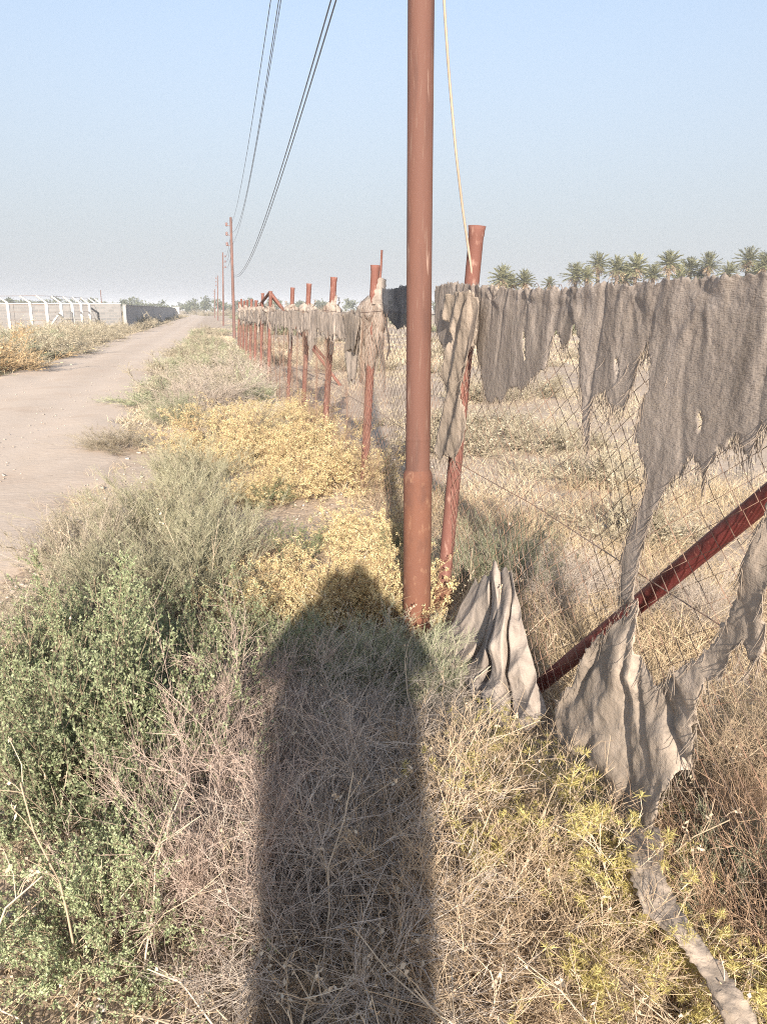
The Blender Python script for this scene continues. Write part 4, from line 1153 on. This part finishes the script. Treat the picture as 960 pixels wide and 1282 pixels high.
# ------------------------------------------------------------------ the person taking the picture (only the shadow reaches the frame)
def photographer():
    ox, oy = -.03, -.34
    o = empty('person', (ox, oy, 0))
    tag(o, 'person in a pale robe holding up a phone, casting the long shadow', 'person')
    V, E, Rr = [], [], []
    def chain(pts, parent=None):
        last = parent
        for p in pts:
            V.append(p[:3]); Rr.append(p[3:] if len(p) == 5 else (p[3], p[3]))
            if last is not None: E.append((last, len(V) - 1))
            last = len(V) - 1
        return last
    pel = chain([(0, 0, .95, .15, .11)])
    chest = chain([(0, -.01, 1.12, .145, .10), (0, -.01, 1.30, .16, .11), (0, 0, 1.42, .12, .09)], pel)
    chain([(0, .01, 1.50, .055), (0, .02, 1.56, .07), (0, .025, 1.63, .082, .095), (0, .02, 1.70, .07, .085)], chest)
    for s in (-1, 1):
        chain([(s * .10, 0, .88, .095), (s * .10, .01, .52, .062), (s * .10, -.01, .48, .06), (s * .10, -.02, .12, .04), (s * .105, .03, .05, .04), (s * .11, .16, .035, .03)], pel)
        h = chain([(s * .175, -.01, 1.40, .058), (s * .265, .08, 1.37, .046), (s * .268, .11, 1.375, .044), (s * .19, .21, 1.50, .036), (s * .125, .275, 1.56, .034, .022), (s * .105, .283, 1.59, .034, .016)], chest)
        for k, (dx, ln) in enumerate(((.016, .055), (.006, .066), (-.004, .062), (-.014, .048))):   # four fingers round the back of the phone
            z = 1.60 + .004 * k
            chain([(s * (.098 - .0 * dx), .300, z - .018 + k * .018, .0085), (s * (.098 - ln * .5), .305, z - .012 + k * .018, .008), (s * (.098 - ln), .306, z - .010 + k * .018, .0065)], h)
        chain([(s * .085, .275, 1.575, .010), (s * .062, .270, 1.60, .009), (s * .048, .271, 1.62, .0075)], h)
    me = bpy.data.meshes.new('body'); me.from_pydata(V, E, [])
    b = link(bpy.data.objects.new('body', me), o); me.materials.append(M['skin'])
    sk = b.modifiers.new('skin', 'SKIN'); sk.use_smooth_shade = True
    for i, d in enumerate(me.skin_vertices[0].data): d.radius = Rr[i]; d.use_root = (i == 0)
    ss = b.modifiers.new('smooth', 'SUBSURF'); ss.levels = ss.render_levels = 2
    # robe: one loft from the shoulders to the ankles, sleeves down to the wrists
    a = Acc(); k = 40; ang = np.arange(k) * 2 * math.pi / k
    rings = [(1.50, .07, .07, 0), (1.485, .16, .095, 0), (1.45, .235, .12, 0), (1.40, .262, .13, 0), (1.30, .258, .14, 0), (1.22, .25, .145, 0), (1.1, .235, .15, 0), (.83, .21, .15, 0), (.6, .21, .16, .02), (.3, .225, .17, .035), (.13, .24, .175, .04)]
    P = np.array([[[rx * math.cos(q), ry * math.sin(q), z + .0 * q] for q in ang] for z, rx, ry, w in rings])
    for j, (z, rx, ry, w) in enumerate(rings): P[j, :, :2] *= (1 + w * np.cos(ang * 9))[:, None]
    idx = np.arange(P.shape[0] * k).reshape(-1, k)
    F = np.stack([idx[:-1], idx[1:], np.roll(idx[1:], -1, 1), np.roll(idx[:-1], -1, 1)], -1).reshape(-1, 4); a.add(P, F)
    for s in (-1, 1):
        v, f = tubes(np.array([[(s * .14, 0, 1.41), (s * .21, .03, 1.39), (s * .268, .09, 1.37), (s * .225, .16, 1.44), (s * .18, .22, 1.52)]]), np.array([[.075, .075, .075, .06, .05]]), 18); a.add(v, f)
    a.build('robe', M['robe'], o)
    h = Acc(); v, f = lathe([(0, .05), (.03, .088), (.07, .098), (.11, .092), (.14, .065), (.155, .001)], (0, -.004, 1.605), (0, .0, 1), 24); h.add(v, f); h.build('hair', M['hair'], o)
    # unseen head cloth added to close gaps in the shadow between head and arms
    hc = Acc(); k2 = 30; an = np.arange(k2) * 2 * math.pi / k2; an = R(125) + an * (290 / 360.0)
    rr = [(1.785, .04, .04), (1.775, .095, .09), (1.73, .142, .115), (1.64, .165, .12), (1.54, .185, .13), (1.46, .215, .14), (1.40, .225, .15)]
    Q = np.array([[[rx * math.cos(q) * (1 + .05 * math.cos(q * 11)), -.01 + ry * math.sin(q) * (1 + .05 * math.cos(q * 11)), z] for q in an] for z, rx, ry in rr])
    ix = np.arange(len(rr) * k2).reshape(-1, k2); hc.add(Q, np.stack([ix[:-1, :-1], ix[1:, :-1], ix[1:, 1:], ix[:-1, 1:]], -1).reshape(-1, 4)); hc.build('shadow_fill_cloth', M['robe'], o)
    fa = Acc()
    v, f = lathe([(-.02, .004), (0, .016), (.012, .012), (.03, .006)], (0, .116, 1.605), (0, .15, 1), 10); fa.add(v, f)
    fa.build('nose', M['skin'], o)
    for s in (-1, 1):
        e = Acc(); v, f = lathe([(-.012, .001), (-.009, .008), (0, .012), (.009, .008), (.012, .001)], (s * .032, .104, 1.64), (0, 1, 0), 12); e.add(v, f); e.build('eye', M['robe'], o)
        e = Acc(); v, f = lathe([(-.03, .002), (-.02, .012), (0, .016), (.02, .012), (.03, .002)], (s * .088, .01, 1.62), (0, .2, 1), 10); e.add(v, f); e.build('ear', M['skin'], o)
        e = Acc(); v, f = box((s * .11, .06, .012), (.10, .27, .024)); e.add(v, f); e.build('sandal', M['leather'], o)
    m_ = Acc(); v, f = lathe([(-.022, .001), (-.012, .006), (0, .008), (.012, .006), (.022, .001)], (0, .108, 1.575), (1, 0, 0), 10); m_.add(v, f); m_.build('mouth', M['leather'], o)
    ph = Acc(); v, f = box((0, -.042, 1.645), (.075, .009, .155)); ph.add(v, f)
    q = ph.build('phone', M['phone'], None, (0, -.042, 1.57)); tag(q, 'dark phone held up at eye level by the person in the robe', 'phone')
    bv = q.modifiers.new('round', 'BEVEL'); bv.width = .004; bv.segments = 3
photographer()

# ------------------------------------------------------------------ light, sky, camera
SUN_EL, SUN_X = R(19), .034
sun = bpy.data.lights.new('sun', 'SUN'); sun.energy = SUN_E; sun.angle = R(.8); sun.color = (1.0, .90, .78)
so = bpy.data.objects.new('sun', sun); COL.objects.link(so); so.location = (2, -20, 12)
az = nrm(np.array([SUN_X, -1.0])); d = Vector((-az[0] * math.cos(SUN_EL), -az[1] * math.cos(SUN_EL), -math.sin(SUN_EL)))
so.rotation_euler = d.to_track_quat('-Z', 'Y').to_euler()
w = bpy.data.worlds.new('World'); SC.world = w; w.use_nodes = True
nt = w.node_tree; nt.nodes.clear()
sky = nt.nodes.new('ShaderNodeTexSky'); sky.sky_type = 'NISHITA'; sky.sun_disc = False
sky.sun_elevation = SUN_EL; sky.sun_rotation = math.atan2(az[0], az[1])
sky.altitude = 0; sky.air_density = AIR; sky.dust_density = DUST; sky.ozone_density = OZONE
bg = nt.nodes.new('ShaderNodeBackground'); bg.inputs[1].default_value = SKY_S
out = nt.nodes.new('ShaderNodeOutputWorld')
# pale dusty air near the horizon
tc = N(nt, 'ShaderNodeTexCoord'); sx = N(nt, 'ShaderNodeSeparateXYZ'); nt.links.new(tc.outputs['Generated'], sx.inputs[0])
mr = N(nt, 'ShaderNodeMapRange'); mr.interpolation_type = 'SMOOTHSTEP'
for i, val in enumerate((-.02, HAZE_TOP, HAZE_A, HAZE_B)): mr.inputs[i + 1].default_value = val
nt.links.new(sx.outputs[2], mr.inputs[0])
nt.links.new(mixcol(nt, mr.outputs[0], sky.outputs[0], HAZE_C), bg.inputs[0]); nt.links.new(bg.outputs[0], out.inputs[0])

if HAZE_D > 0:
    a = Acc(); v, f = box((0, 2190, 6), (6020, 4650, 14.5)); a.add(v, f)
    hm, hn = new_mat('dusty_air')
    pv = N(hn, 'ShaderNodeVolumePrincipled', Density=HAZE_D); pv.inputs['Color'].default_value = rgba((.90, .93, .98)); pv.inputs['Anisotropy'].default_value = -.06
    ho = N(hn, 'ShaderNodeOutputMaterial'); hn.links.new(pv.outputs[0], ho.inputs['Volume'])
    tag(a.build('haze', hm, smooth=False), 'thin dusty air', 'haze', kind='stuff')

cam = bpy.data.cameras.new('camera'); cam.sensor_fit = 'VERTICAL'; cam.sensor_height = 36; cam.lens = FPX / 1282 * 36
cam.clip_start = .02; cam.clip_end = 9000
co = bpy.data.objects.new('camera', cam); COL.objects.link(co)
co.location = (0, 0, EYE); co.rotation_euler = (math.pi / 2 - PITCH, 0, 0)
SC.camera = co
SC.view_settings.view_transform = 'Standard'; SC.view_settings.look = 'None'; SC.view_settings.gamma = 1
SC.view_settings.exposure = EXPO
SC.view_settings.use_curve_mapping = False
SC.cycles.max_bounces = 6; SC.cycles.diffuse_bounces = 3; SC.cycles.glossy_bounces = 2; SC.cycles.transmission_bounces = 4; SC.cycles.transparent_max_bounces = 12
SC.cycles.use_denoising = DENOISE
SC.cycles.pixel_filter_type = 'BLACKMAN_HARRIS'; SC.cycles.filter_width = 1.1
